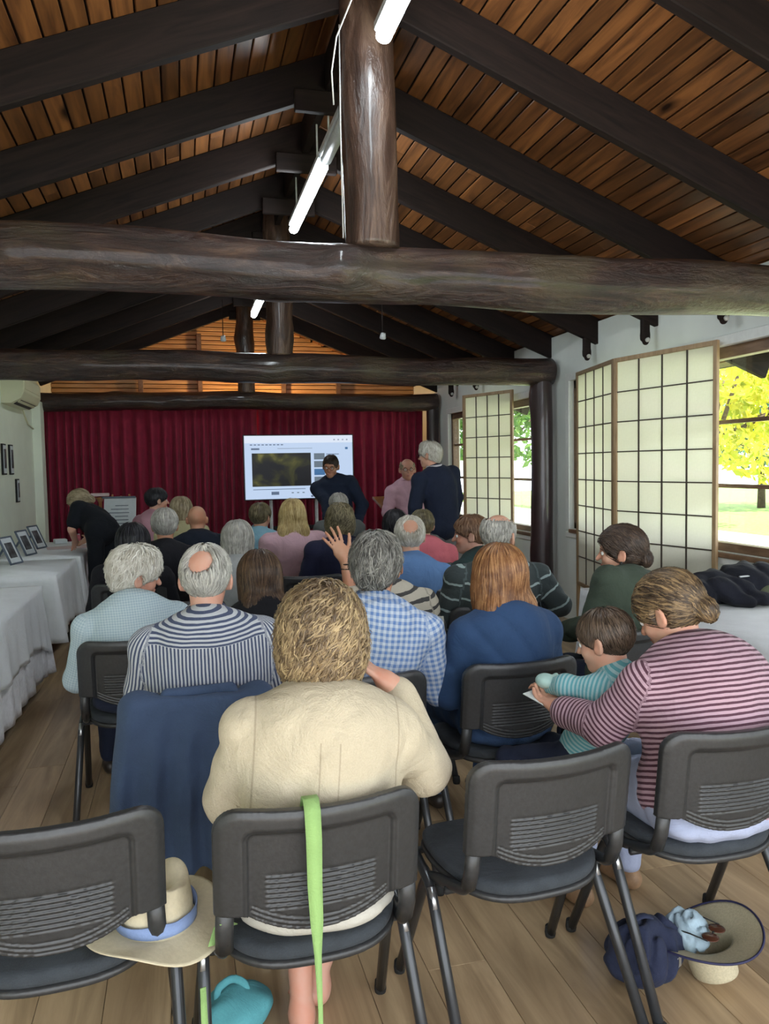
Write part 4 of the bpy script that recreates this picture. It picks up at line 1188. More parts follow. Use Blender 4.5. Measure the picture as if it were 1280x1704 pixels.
def head_prims(hs, jaw=1.0):
    s = hs
    P = [e_((0, -.012*s, .030*s), (.076*s, .097*s, .085*s), k=.01),
         e_((0, .022*s, -.030*s), (.063*s, .066*s, .080*s), k=.03),
         e_((0, .060*s, -.092*s), (.027*s*jaw, .024*s, .020*s), k=.03),
         e_((0, .076*s, .028*s), (.050*s, .014*s, .012*s), k=.02),
         e_((.036*s, .060*s, -.030*s), (.022*s, .020*s, .020*s), k=.02), e_((-.036*s, .060*s, -.030*s), (.022*s, .020*s, .020*s), k=.02),
         c_((0, .084*s, .012*s), (0, .108*s, -.026*s), .008*s, .012*s, k=.012),
         sub(e_((.031*s, .098*s, .004*s), (.017*s, .016*s, .011*s)), .012), sub(e_((-.031*s, .098*s, .004*s), (.017*s, .016*s, .011*s)), .012),
         e_((0, .085*s, -.056*s), (.023*s, .010*s, .006*s), k=.006), e_((0, .083*s, -.069*s), (.020*s, .010*s, .006*s), k=.006)]
    for sx in (-1, 1):
        R = rotz3(sx*.45)
        P += [e_((sx*.085*s, -.014*s, -.006*s), (.0085*s, .020*s, .034*s), R, k=.008), e_((sx*.076*s, -.002*s, -.022*s), (.012*s, .014*s, .018*s), k=.01),
              sub(e_((sx*.095*s, -.006*s, .000), (.008*s, .011*s, .020*s), R), .006)]
    return P
def xf(prims, R, o):
    out = []
    for p in prims:
        q = dict(p)
        for k in ('a', 'b', 'c'):
            if k in q: q[k] = R@q[k]+o
        if 'R' in q: q['R'] = R@q['R']
        if 'n' in q: q['n'] = R@q['n']
        out.append(q)
    return out

def hand_prims(W, hd, pn, side_v, curl=.5, s=1.0, spread=.0):
    """W wrist, hd pointing to the fingertips, pn palm normal, side_v towards the thumb"""
    hd = _norm(hd); pn = _norm(np.asarray(pn, float)-np.dot(pn, hd)*hd); sv = _norm(np.asarray(side_v, float)-np.dot(side_v, hd)*hd-np.dot(side_v, pn)*pn)
    R = np.stack([sv, hd, pn], 1)
    P = [e_(W+.045*s*hd, (.040*s, .052*s, .017*s), R, k=.015), c_(W-.01*hd, W+.03*s*hd, .026*s, .028*s, k=.02)]
    for i, (off, L) in enumerate(((.030, .9), (.010, 1.05), (-.010, .98), (-.029, .78))):
        b = W+.082*s*hd+off*s*sv; d = _norm(hd+sv*off*spread*25); c = curl*(1+.08*i)
        for L0, r in ((.040, .0092), (.026, .0084), (.020, .0076)):
            e = b+d*L0*L*s; P.append(c_(b, e, r*s, r*.93*s, k=.004)); b = e
            ax = np.cross(d, pn); d = _norm(d*math.cos(c)+pn*math.sin(c)) if np.linalg.norm(ax) > .05 else d
            pn_ = pn
    b = W+.025*s*hd+.030*s*sv; d = _norm(hd*.7+sv*.75+pn*.2)
    for L0, r in ((.040, .0125), (.030, .010), (.022, .009)):
        e = b+d*L0*s; P.append(c_(b, e, r*s, r*.92*s, k=.006)); b = e; d = _norm(d+hd*.35+pn*.15*curl)
    return P

# ---- hair volumes in head space
def hair_prims(kind, s=1.0, v=0.0):
    def cap(v, fl=1.0): return e_((0, -.016*s, .033*s), ((.0785+v)*s, (.101+v)*s, (.088+v)*s), k=.01)
    face = sub(e_((0, .135*s, -.040*s), (.085*s, .085*s, .118*s)), .015)
    if kind in ('short', 'fluffy', 'balding', 'ring', 'bun'): face = sub(e_((0, .124*s, -.048*s), (.105*s, .088*s, .112*s)), .012)
    low = cut((0, 0, -.014*s), (0, .505, -.863), .01)
    ears = [sub(e_((sx*.094*s, -.006*s, -.010*s), (.028*s, .028*s, .038*s)), .010) for sx in (-1, 1)]
    low = dict(low); low['n'] = _norm((0, .505, -.863)); low['c'] = np.array([0, .0, -.0174*s])
    # cut() keeps the side opposite to n*-1; here: remove where (.505y-.863z) > .015
    if kind == 'short': return [cap(.006+v), face, low]+ears
    if kind == 'fluffy': return [cap(.013+v), e_((0, .02*s, .10*s), (.062*s, .06*s, .032*s), k=.03), e_((0, -.075*s, -.02*s), (.060*s, .032*s, .055*s), k=.03), face]+[low]+ears
    if kind == 'balding': return [cap(.007+v), face, sub(e_((-.012*s, -.100*s, .086*s), (.056*s, .055*s, .056*s)), .022), low]+ears
    if kind == 'ring': return [cap(.004+v), face, sub(e_((0, .02*s, .125*s), (.075*s, .12*s, .10*s)), .02), low]+ears
    if kind == 'curly': 
        return [cap(.018+v), e_((0, -.05*s, -.035*s), (.084*s, .062*s, .080*s), k=.04), e_((.064*s, -.01*s, -.03*s), (.036*s, .056*s, .070*s), k=.03), e_((-.064*s, -.01*s, -.03*s), (.036*s, .056*s, .070*s), k=.03), sub(e_((0, .15*s, -.055*s), (.080*s, .085*s, .115*s)), .02)]
    if kind == 'long':
        return [cap(.014+v), e_((0, -.062*s, -.09*s), (.088*s, .048*s, .17*s), k=.04), b_((0, -.098*s, -.21*s), (.098*s, .034*s, .115*s), .03, k=.05), e_((.074*s, -.01*s, -.05*s), (.026*s, .045*s, .10*s), k=.03), e_((-.074*s, -.01*s, -.05*s), (.026*s, .045*s, .10*s), k=.03), face]
    if kind == 'bob':
        return [cap(.014+v), e_((0, -.050*s, -.060*s), (.096*s, .062*s, .120*s), k=.04), b_((0, -.055*s, -.135*s), (.120*s, .054*s, .055*s), .04, k=.05), e_((.078*s, .0*s, -.06*s), (.030*s, .052*s, .10*s), k=.03), e_((-.078*s, .0*s, -.06*s), (.030*s, .052*s, .10*s), k=.03), face, cut((0, 0, -.178*s), (0, 0, -1), .01)]
    if kind == 'mid':
        return [cap(.012+v), e_((0, -.055*s, -.055*s), (.080*s, .052*s, .085*s), k=.03), e_((.070*s, -.01*s, -.03*s), (.026*s, .045*s, .065*s), k=.03), e_((-.070*s, -.01*s, -.03*s), (.026*s, .045*s, .065*s), k=.03), face]
    if kind == 'bun':
        return [cap(.010+v), e_((0, -.118*s, -.035*s), (.034*s, .030*s, .036*s), k=.015), face, dict(low, c=np.array([0, 0, -.04*s]))]+ears
    if kind == 'pony':
        return [cap(.010+v), c_((0, -.112*s, -.015*s), (0, -.145*s, -.11*s), .026*s, .022*s, k=.015), face, dict(low, c=np.array([0, 0, -.04*s]))]+ears

def make_hair(kind, s, R, o, mat, res, nclump, wavy=0.0, seed=0, v=0.0, parent=None, lenf=1.0, name='hair'):
    P = hair_prims(kind, s, v)
    disp = None
    if kind in ('curly',): disp = lambda q: .010*wob(q, 30, seed)+.006*folds(q, 38, seed+1)
    elif kind in ('fluffy',): disp = lambda q: .005*wob(q, 52, seed)
    else: disp = lambda q: .0018*np.sin(np.arctan2(q[..., 0], -q[..., 1])*38+wob(q, 20, seed))
    V, F = nets(P, res, disp)
    rs = np.random.RandomState(seed+5)
    if len(V) == 0: return None
    rv = .35+.25*wob(V, 60, seed+2)
    VV, FF, RR = [V], [F], [np.clip(rv, 0, 1)]
    # clumps of strands hugging the volume
    if nclump:
        full = [p for p in P]
        nclump = int(nclump*(2.4 if kind == 'curly' else 1.7)); idx = rs.choice(len(V), nclump); p = V[idx].copy(); n = nclump
        steps = 11; L = {'short': .055, 'fluffy': .07, 'balding': .04, 'ring': .03, 'curly': .10, 'long': .22, 'bob': .20, 'mid': .12, 'bun': .12, 'pony': .13}[kind]*s*lenf
        ds = L/(steps-1)
        crown = np.array([0, -.03, .10])*s; tgt = np.array([0, -.112, -.02])*s
        def grad(q):
            e = .003; f0 = sdf(q, full); g = np.stack([sdf(q+np.array(d)*e, full)-f0 for d in ((1, 0, 0), (0, 1, 0), (0, 0, 1))], -1)
            return f0, g/(np.linalg.norm(g, axis=1)[:, None]+1e-9)
        phs = rs.uniform(0, 6.28, n); wl_ = rs.uniform(.8, 1.3, n); lift = .0015+.004*rs.uniform(0, 1, n)*(2.2 if kind in ('curly', 'fluffy') else 1)
        path = []; nrm = []; sidev = []
        jit = rs.normal(size=(n, 3))*(.35 if kind in ('curly', 'fluffy') else .12)
        for i in range(steps):
            f0, g = grad(p); p = p-(f0-lift*(1 if i < steps-2 else 1.6))[:, None]*g
            if kind in ('bun', 'pony'):
                d = tgt-p; far = np.linalg.norm(d, axis=1)[:, None]; d = d/far; d = np.where((p[:, 1:2] < -.10*s) & (p[:, 2:3] < .0), np.array([0, -.25, -1.0]), d)
            else:
                d = (p-crown); d[:, 2] *= .4; d = d/(np.linalg.norm(d, axis=1)[:, None]+1e-9)+np.array([0, -.10, -.9])
            d = d+jit; d = d-(d*g).sum(1)[:, None]*g; d /= np.linalg.norm(d, axis=1)[:, None]+1e-9
            sd = np.cross(d, g)
            path.append(p+sd*(wavy*np.sin(phs+i*wl_*1.15))[:, None]+g*(wavy*.5*np.cos(phs+i*wl_*1.15))[:, None]); nrm.append(g); sidev.append(sd)
            p = p+d*ds
        w0 = rs.uniform(.0013, .0034, n)*(1.15 if kind in ('curly',) else 1.0)*s*(res/.005)**.5
        prof = np.sin(np.linspace(.35, PI-.12, steps))**.7
        root_c = wob(V[idx], 30 if kind == 'curly' else 45, seed+(0 if kind == 'curly' else 3)); base = len(V); vv = np.zeros((n, steps, 3, 3))
        for i in range(steps):
            w = (w0*prof[i])[:, None]; vv[:, i, 0] = path[i]-sidev[i]*w; vv[:, i, 1] = path[i]+nrm[i]*w*.9; vv[:, i, 2] = path[i]+sidev[i]*w
        ii = np.arange(n)[:, None]*steps*3+np.arange(steps-1)[None, :]*3; ii = ii.ravel()+base
        f1_ = np.stack([ii, ii+1, ii+4, ii+3], 1); f2_ = np.stack([ii+1, ii+2, ii+5, ii+4], 1)
        VV.append(vv.reshape(-1, 3)); FF += [f1_, f2_]; RR.append(np.repeat(np.clip(rs.normal(.60, .20, n)-(.34 if kind == 'curly' else .14)*root_c, 0, 1.3), steps*3))  # curly: shade put into the colour, hollows darker and raised locks lighter
    V = np.concatenate(VV)@R.T+o; F = np.concatenate(FF)
    ob = obj(name, mesh_from(name, V, F, mat, True, {'rnd': ('FLOAT', np.concatenate(RR))}), parent); ob.visible_shadow = True
    return ob

EYE = plain('eye white', (.75, .74, .72), .2, .02); IRIS = plain('dark iris', (.03, .02, .015), .2); LIP = plain('lips', (.42, .16, .13), .45); BROWD = plain('dark eyebrow', (.05, .035, .025), .8); BROWG = plain('grey eyebrow', (.35, .33, .30), .8)
def person(label, seat=None, stand=None, head=(0, 0, 0), yaw=0.0, hyaw=None, hpitch=0.0, htilt=0.0, g=1.0, sw=.34, hs=1.0,
           skinm='fair', hair='short', hairm='dbrown', hv=0.0, clump=150, wavy=0.0, topm=None, topn='shirt', sleeve=1.0, loose=.014,
           botm=None, arms=None, res=.008, face=False, collar=None, collarm=None, glasses=False, shoesm=None, fold=.004, lean_back=0.0, hem=-.06, group='people seated in the audience',
           legs=True, skirt=False, childs=1.0, hat=None, wid=1.0, brow=BROWD, hairlen=1.0, bagstrap=None, barefoot=False, knee=None, necksc=1.0, foot_dx=0.0, foot_dy=0.0, hump=0.0, crop=1.0):
    base = np.array([*(seat or stand), 0.0]); e = empty('person', tuple(base), label=label, cat='person')
    if group and seat is not None: e['group'] = group
    hyaw = yaw if hyaw is None else hyaw
    S = childs
    f = dirv(yaw); r = np.array([f[1], -f[0], 0.0]); up = np.array([0, 0, 1.0])
    hf0 = dirv(hyaw); hr = np.array([hf0[1], -hf0[0], 0.0])
    hf = hf0*math.cos(hpitch)-up*math.sin(hpitch); hu = np.cross(hr, hf)
    c, s_ = math.cos(htilt), math.sin(htilt); hr2 = hr*c-hu*s_; hu2 = hr*s_+hu*c
    Rh = np.stack([hr2, hf, hu2], 1)
    H = np.array(head, float)-hu2*(.120+.010+hv)*hs-np.zeros(3)
    N = H-.070*hs*up*1.0-.075*S*up-.030*hs*hf0*math.cos(hpitch)-.03*hs*f+.0*f
    pz = .565*1.0 if stand is None else .96*S
    if stand is None and S < 1: pz = .56
    P = base+np.array([0, 0, pz])-f*(.0)
    t = _norm(N-P); L = float(np.linalg.norm(N-P)); tf = _norm(f-np.dot(f, t)*t); tr = np.cross(tf, t)
    T = np.stack([tr, tf, t], 1)
    bow = -tf*(.035+lean_back+hump)
    C = lambda q, o=0.0: P+t*L*q+bow*math.sin(PI*min(1, q))*1.0+tf*o
    k = .05
    G = g; A = wid
    def torso(i):
        s = S
        return [e_(P+up*.0, (.170*s*G+i, .125*s*G+i, .125*s+i), basis(f), k=k),
                e_(C(.35), (.148*s*G+i, .118*s*G+i, .17*s+i), T, k=.06),
                e_(C(.68), (.168*s*G*A+i, .122*s*G+i, .19*s+i), T, k=.06),
                e_(C(.86, -.01), (.150*s*A+i, .090*s+i, .095*s+i), T, k=.05)]
    nb = N-t*.055*S
    Sj = {}
    prims_arm = {}
    body = torso(-.012)
    topp = torso(loose)
    hd_ = {'L': -1, 'R': 1}
    arms = arms or {}
    segs = []
    for key, sx in hd_.items():
        sh = nb+tr*sx*sw/2*S+bow*.3-t*.010*S
        a = arms.get(key, {})
        if 'elbow' in a: E = np.array(a['elbow'], float)
        else: E = sh+(-up*.235+tr*sx*.055+f*(.06 if stand is None else .0))*S
        if 'wrist' in a: W = np.array(a['wrist'], float)
        elif stand is None: W = E+(f*.22-tr*sx*.07-up*.04)*S
        else: W = E+(-up*.225+f*.06-tr*sx*.01)*S
        hdv = np.array(a.get('dir', W-E), float); pn = np.array(a.get('palm', -up if stand is None else -tr*sx), float); th = np.array(a.get('thumb', -tr*sx if stand is None else f), float)
        body += [c_(N-t*.02*S, sh, .046*S, .048*S, k=.04), c_(sh, E, .046*S, .038*S, k=.02), c_(E, W, .038*S, .026*S, k=.015)]
        body += hand_prims(W, hdv, pn, th, a.get('curl', .45), .93*S if S < 1 else 1.0, a.get('spread', .0))
        i = loose
        topp += [c_(N-t*.035*S, sh, .046*S+i*.7, .054*S+i, k=.05)]
        if sleeve > .5:
            topp += [c_(sh, E, .053*S+i, .045*S+i, k=.03), c_(E, E+(W-E)*(min(1, (sleeve-.5)*2)*.96), .043*S+i*1.1, .032*S+i, k=.02)]
        else: topp += [c_(sh, sh+(E-sh)*(sleeve*2), .053*S+i, .050*S+i*1.2, k=.03)]
        segs.append((sh, E, sx)); segs.append((E, W, sx))
    # neck and head
    body += [c_(N-t*.02, H-hu2*.045*hs-hf*.018*hs, .057*hs*necksc, .054*hs*necksc, k=.02)]
    body += xf(head_prims(hs), Rh, H)
    # legs
    feet = []
    bot = [e_(P, (.172*S*G, .128*S*G, .12*S), basis(f), k=k)]
    if stand is None: bot.append(e_(P-f*.050-up*.060*S, (.185*S*G, .125*S, .052*S), basis(f), k=k))
    for sx in (-1, 1):
        hip = P+r*sx*.085*S*G-up*.02
        if stand is None:
            kn = base+f*(.40*S+.02)+r*sx*(.115)+up*(.485 if S == 1 else .46); an = kn+f*(.02+foot_dy)+r*sx*(.0+foot_dx)-up*(.40 if S == 1 else .25)
            if knee: kn = kn+np.array(knee)
            if barefoot: an = an+f*.055*sx-r*.012*sx
        else:
            kn = np.array([0, 0, .50*S])+base+r*sx*.09+f*.02; an = base+r*sx*.10+up*.085
        if legs:
            body += [c_(hip, kn, .070*S, .050*S, k=.03), c_(kn, kn+(an-kn)*.45, .050*S, .044*S, k=.03), c_(kn+(an-kn)*.45, an, .044*S, .030*S, k=.03)]
            if barefoot:
                body += [e_(an-f*.02-up*.045, (.030, .034, .035), basis(f), k=.03), c_(an-up*.035, an+f*.13-up*.062, .032, .026, k=.03)]
                for q in range(5): body.append(c_(an+f*.14-up*.066+r*sx*(.02-.011*q)*-1, an+f*(.178-.009*q)-up*.070+r*sx*(.024-.012*q)*-1, .0105-.0008*q, .009-.0006*q, k=.006))
        if not skirt:
            bot += [c_(hip, kn, .088*S*G, .064*S, k=.04), c_(kn, kn+(an+up*.02-kn)*crop, .062*S, .048*S+.010*(1-crop), k=.03)]
        else: bot += [c_(hip, kn, .092*S*G, .075*S, k=.06), c_(kn, kn-up*.10, .078*S, .080*S, k=.05)]
        feet.append(an)
    V, F = nets(body, res); 
    ob = obj('body', mesh_from('body', V-base, F, SK[skinm]), e)
    # top garment, cut at hem and neck
    topp += [c_(nb, N+t*.010, .070*S, .062*hs*necksc, k=.03)]
    neckcut = N+(H-N)*.30
    nn = _norm(H-N); nn = _norm(nn*.9-hf0*.28)
    if collar is not None: topp += [t_(N+nn*.018, .060*hs, .011, basis(np.cross(r, nn) if False else tf, nn), k=.012, sq=1.05)]
    rr = min(.012, max(res*1.25, .0075))
    hemc = P+up*hem
    tp = topp+[cut(hemc, (0, 0, -1), .01)]
    tp[-1] = dict(t='p', c=hemc, n=_norm((0, 0, -1)), k=.01, neg=True)
    tp[-1]['n'] = np.array([0, 0, -1.0]); 
    V, F = nets([*topp, dict(t='p', c=hemc, n=np.array([0, 0, -1.0])*1.0, k=.01, neg=True)], rr,
                (lambda q: fold*.85*folds(q*np.array([1, 1, 1.5]), 7, int(abs(head[0]*37)) % 7)+fold*.35*wob(q, 20, 3)+fold*.22*folds(q, 19, 5)) if fold else None)
    # pattern coordinates
    dt = sdf(V, torso(loose)); best = dt.copy(); uu = (V-P)@tr; vvv = (V-P)@t; ww = np.zeros(len(V))
    for (a, b, sx) in segs:
        ab = b-a; Ls = np.linalg.norm(ab); q = V-a; tt = np.clip(q@ab/(Ls*Ls), 0, 1); d = np.linalg.norm(q-tt[:, None]*ab, axis=1)-.062
        m = d < best-.004
        ax = ab/Ls; e1 = _norm(np.cross(ax, tf)) if abs(ax@tf) < .9 else _norm(np.cross(ax, up)); e2 = np.cross(ax, e1)
        th = np.arctan2(q@e2, q@e1)
        uu = np.where(m, th*.055, uu); vvv = np.where(m, (q@ab)/Ls, vvv); ww = np.where(m, 1.0, ww); best = np.minimum(best, d)
    ob = obj(topn, mesh_from(topn, V-base, F, topm, True, {'pat': ('FLOAT_VECTOR', np.stack([uu, vvv, ww], 1))}), e)
    if collar is not None:
        cp = [t_(N+nn*.028*hs, .066*hs, .0150, T, k=.012, sq=1.08), t_(N+nn*.046*hs, .063*hs, .0105, T, k=.014, sq=1.08)]
        V, F = nets(cp, .005 if res < .009 else .007)
        uu = (V-P)@tr; vvv = (V-P)@t
        obj('collar', mesh_from('collar', V-base, F, collarm or topm, True, {'pat': ('FLOAT_VECTOR', np.stack([uu, vvv+.0, np.zeros(len(V))], 1))}), e)
    # lower garment
    V, F = nets(bot, max(rr, .011), lambda q: .003*folds(q, 10, 4))
    obj('skirt' if skirt else 'trousers', mesh_from('trousers', V-base, F, botm or M['trouser_navy']), e)
    if legs and not barefoot:
        for an in feet:
            V, F = nets([e_(an-f*.015-up*.045, (.036*S, .042*S, .040), basis(f), k=.03), c_(an-up*.045+f*.03, an-up*.055+f*.14*S, .040*S, .033*S, k=.03), dict(t='p', c=np.array([0, 0, .004]), n=np.array([0, 0, -1.0]), k=.003, neg=True)], .009)
            obj('shoe', mesh_from('shoe', V-base, F, shoesm or M['shoe']), e)
    # face
    if face:
        for sx in (-1, 1):
            m = MB().lathe([(0, -.011), (.008, -.0085), (.0105, 0), (.008, .0085), (0, .011)], n=14); Vv = (np.array(m.v)*hs+np.array([sx*.031, .0795, .003])*hs)@Rh.T+H-base
            eo = obj('eye', mesh_from('eye', Vv, m.f, EYE), e)
            m = MB().lathe([(0, .0), (.0052, .0)], n=12, rot=rotx3(-PI/2)); Vv = (np.array(m.v)*hs+np.array([sx*.031, .0912, .003])*hs)@Rh.T+H-base
            m2 = MB().lathe([(0, .0015), (.0035, .001), (.0052, -.0005)], n=12, rot=rotx3(-PI/2)); Vv = (np.array(m2.v)*hs+np.array([sx*.031, .0905, .003])*hs)@Rh.T+H-base
            obj('iris', mesh_from('iris', Vv, m2.f, IRIS), eo)
            m = MB().tube([(sx*.014, .089, .022), (sx*.032, .088, .027), (sx*.048, .078, .021)], [.002, .0035, .002], 6); Vv = (np.array(m.v)*hs)@Rh.T+H-base
            obj('eyebrow', mesh_from('eyebrow', Vv, m.f, brow), e)
        V, F = nets([e_((0, .0875, -.0555), (.022, .0085, .0045), k=.004), e_((0, .086, -.066), (.019, .0085, .005), k=.004)], .003)
        obj('lips', mesh_from('lips', (V*hs)@Rh.T+H-base, F, LIP), e)
    if glasses:
        m = MB()
        for sx in (-1, 1):
            ring = [(sx*.032+.022*math.cos(a), .106-.004*abs(math.cos(a)), .002+.017*math.sin(a)) for a in np.linspace(0, 2*PI, 17)]
            m.tube(ring, .0018, 6, cap=False); m.tube([(sx*.054, .102, .006), (sx*.080, .05, .008), (sx*.084, -.02, .004)], .0017, 6)
        m.tube([(-.010, .108, .004), (0, .111, .007), (.010, .108, .004)], .0016, 6)
        obj('glasses', mesh_from('glasses', (np.array(m.v)*hs)@Rh.T+H-base, m.f, M['rubber']), e)
    if hair: make_hair(hair, hs, Rh, H-base, HM[hairm], max(.0045, res*.72), clump, wavy, int(abs(head[0]*100+head[1]*10)), hv, e, hairlen)
    return dict(e=e, Rh=Rh, H=H-base, N=N-base, T=T, P=P-base, base=base, hs=hs, L=L)
M['trouser_navy'] = cloth('navy trousers', (.018, .024, .05), .85, 200, .15, .2)
M['trouser_grey'] = cloth('grey trousers', (.16, .16, .16), .85, 200, .1, .2)
M['trouser_cream'] = cloth('cream trousers', (.48, .46, .41), .85, 200, .05, .2)
M['trouser_lilac'] = cloth('pale lilac trousers', (.36, .40, .55), .85, 200, .05, .2)
M['jeans'] = cloth('blue jeans', (.035, .07, .15), .85, 200, .2, .3)
M['shoe'] = plain('dark leather shoe', (.03, .022, .018), .4)
M['shoe_tan'] = plain('tan sandal', (.30, .18, .10), .6, .15, 30)
Tn = lambda n, c, **k: cloth(n, c, .88, 220, .08, .25, .02, **k)

def D(a): return math.radians(a)
# --- near rows
def beige():
    t = NT('beige linen jacket'); sp = t.node('ShaderNodeSeparateXYZ'); t.link(t.attr('pat'), sp.inputs[0]); u, v, w = sp.outputs
    n = t.noise(t.coords(), 7, 5); wv = t.noise(t.coords(), 240, 2); wr = t.noise(t.coords(), 9, 6, .6, 1.6)
    tor = t.math('LESS_THAN', w, .5)
    def line(o, at, wd): return t.math('LESS_THAN', t.math('ABSOLUTE', t.math('SUBTRACT', o, at)), wd)
    ln = t.math('MULTIPLY', t.math('MAXIMUM', line(v, .165, .0022), line(t.math('ABSOLUTE', u), .168, .0022)), tor)
    pl = t.math('MULTIPLY', t.math('MULTIPLY', line(t.math('ABSOLUTE', u), .022, .0018), t.math('GREATER_THAN', v, .17)), t.math('MULTIPLY', tor, t.math('LESS_THAN', v, .37)))
    ln = t.math('MAXIMUM', ln, pl)
    col = t.mix(.3, t.ramp(n, [(.3, (.44, .38, .275)), (.7, (.54, .47, .345))]), t.ramp(wv, [(.3, (.39, .33, .24)), (.7, (.55, .48, .36))]))
    t.base(t.mix(t.math('MULTIPLY', ln, .45), col, (.24, .19, .13))).set(rough=.9, sheen=.03)
    t.bump(t.math('SUBTRACT', t.math('MULTIPLY_ADD', wv, .12, wr), t.math('MULTIPLY', ln, .35)), .5, .026); return t.m
BEIGE = beige()
p = person('woman with ash blonde curls and beige jacket, hand at her cheek, on centre chair', seat=(.285, 1.875), head=(.325, 1.93, 1.250), yaw=D(-4), hyaw=D(-6), hpitch=.10,
       g=1.02, sw=.335, skinm='pink', hair='curly', hairm='curlyb', hv=.004, clump=1500, wavy=.0095, topm=BEIGE, topn='jacket', loose=.018,
       botm=M['trouser_cream'], sleeve=.96, crop=.45, res=.0065, collar=1, fold=.005, wid=1.04, barefoot=True, foot_dx=-.075, foot_dy=-.20, knee=(.095, 0, 0),
       arms={'R': dict(elbow=(.595, 1.93, .745), wrist=(.532, 1.985, .955), dir=(-.62, .10, .52), palm=(-.6, .2, -.75), thumb=(.3, .3, .8), curl=.5), 'L': dict(elbow=(.088, 1.93, .735), wrist=(.13, 2.14, .66))}, hem=-.10)
e = p['e']
# back yoke pleat tab on the jacket, bracelet
q = p['N']+p['T']@np.array([-.0, -.115, -.115])
pearl = plain('pearl bracelet', (.6, .55, .5), .3)
m = MB()
for k_ in range(14):
    a = 2*PI*k_/14; c0 = np.array([.517, 2.02, .945])-p['base']; axv = _norm(np.array([-.09, .105, .23])); e1 = _norm(np.cross(axv, (1, 0, 0))); e2 = np.cross(axv, e1)
    pc = c0+.036*(math.cos(a)*e1+math.sin(a)*e2); m.lathe([(0, -.006), (.006, 0), (0, .006)], pc, 8)
m.build('bracelet', pearl, e, True)
GING = pat('blue white gingham', (.50, .56, .64), (.09, .19, .44), 'check', .0215, .5)
p = person('man with thick dark grey hair in a blue gingham shirt with a brown strap', seat=(.62, 2.87), head=(.715, 2.91, 1.288), yaw=D(-6), hyaw=D(-24), hpitch=.05, g=1.10, sw=.40, skinm='tan', hair='fluffy', hairm='grey', hv=.002, clump=1100, wavy=.002,
       topm=GING, loose=.013, res=.0075, collar=1, botm=M['trouser_navy'])
q0 = p['N']; T_ = p['T']
pts = [q0+T_@np.array(v) for v in ((-.085, .03, -.020), (-.095, -.045, -.025), (-.07, -.112, -.09), (-.02, -.150, -.18), (.04, -.168, -.27), (.10, -.165, -.36), (.155, -.13, -.44), (.18, -.04, -.47))]
ribbon([tuple(x) for x in pts], .026, plain('brown bag strap', (.16, .11, .09), .7), 'bag_strap', p['e'], .004, wd=tuple(_norm(T_@np.array([.75, 0, .55]))))
STR = pat('navy and white striped shirt', (.48, .50, .53), (.028, .045, .11), 'yoke', .0122, .50, yoke=.425)
p = person('balding man in a white and navy striped shirt before the draped navy jacket', seat=(.08, 2.87), head=(.072, 2.85, 1.283), yaw=D(-2), hyaw=D(-10), hpitch=.04, g=1.16, sw=.385, skinm='pink', hair='balding', hairm='greyw', clump=1500, topm=STR, loose=.014, res=.007, collar=1, fold=.003, wid=1.05)
CHK = pat('pale blue checked shirt', (.50, .60, .64), (.32, .44, .52), 'check', .011, .45)
p = person('man with fluffy white hair in a pale blue checked shirt near the left tables', seat=(-.23, 3.74), head=(-.195, 3.80, 1.190), yaw=D(8), hyaw=D(-72), hpitch=.18, htilt=.12, g=1.08, sw=.385, hs=1.04, skinm='pink', hair='fluffy', hairm='white', hv=.003, clump=1000, wavy=.002, topm=CHK, res=.0075, collar=1, face=True, brow=BROWG, lean_back=.03)
p = person('woman with long straight brown hair beyond the striped shirt man', seat=(.36, 3.74), head=(.335, 3.74, 1.155), yaw=0, hyaw=D(6), hpitch=.16, g=.95, sw=.33, hs=1.0, hair='long', hairm='brown', clump=1300, topm=Tn('black top', (.012, .012, .016)), res=.009, hv=.002, hairlen=1.1)
DEN = Tn('blue denim shirt', (.028, .062, .140))
p = person('woman with a straight auburn bob in a blue denim shirt', seat=(1.20, 2.86), head=(1.19, 2.86, 1.232), yaw=D(2), hyaw=D(16), hpitch=.04, g=1.0, sw=.325, hair='bob', hairm='auburn', clump=1500, topm=DEN, res=.0075, glasses=True, face=True, botm=M['jeans'], fold=.005, hv=.001)
PST = pat('pink and maroon striped top', (.47, .31, .37), (.060, .012, .030), 'h', .0155, .46)
p = person('woman with streaked brown bun and pink maroon striped top leaning over a child', seat=(1.52, 2.005), head=(1.462, 2.23, 1.178), yaw=D(14), hyaw=D(30), hpitch=.50, g=1.36, sw=.42, skinm='fair', hair='bun', hairm='streak', hv=.004, clump=1100, wavy=.002, topm=PST, topn='striped_top', loose=.018, res=.007, collar=None, fold=.003,
       botm=M['trouser_lilac'], face=True, shoesm=M['shoe_tan'], hem=-.10, lean_back=.03,
       arms={'L': dict(elbow=(1.235, 2.13, .735), wrist=(1.185, 2.29, .735), dir=(-.15, .9, .15), palm=(0, 0, 1), thumb=(1, 0, 0), curl=.5), 'R': dict(elbow=(1.72, 2.12, .72), wrist=(1.50, 2.36, .70))})
TST = pat('turquoise striped top', (.36, .55, .58), (.10, .36, .42), 'h', .014, .5)
p = person('small boy with short brown hair in a turquoise striped top', seat=(1.33, 2.42), head=(1.340, 2.36, 1.055), yaw=D(20), hyaw=D(38), hpitch=.25, g=.86, sw=.30, hs=.88, childs=.62, skinm='fair', hair='short', hairm='boyb', hv=.001, clump=900, topm=TST, topn='striped_top', res=.006, face=True, fold=.002, loose=.010, hem=-.04,
       arms={'L': dict(elbow=(1.225, 2.35, .80), wrist=(1.205, 2.44, .775), dir=(-.3, .8, -.1)), 'R': dict(elbow=(1.44, 2.36, .79), wrist=(1.36, 2.46, .76))})
GRN = Tn('dark green jacket', (.050, .068, .050))
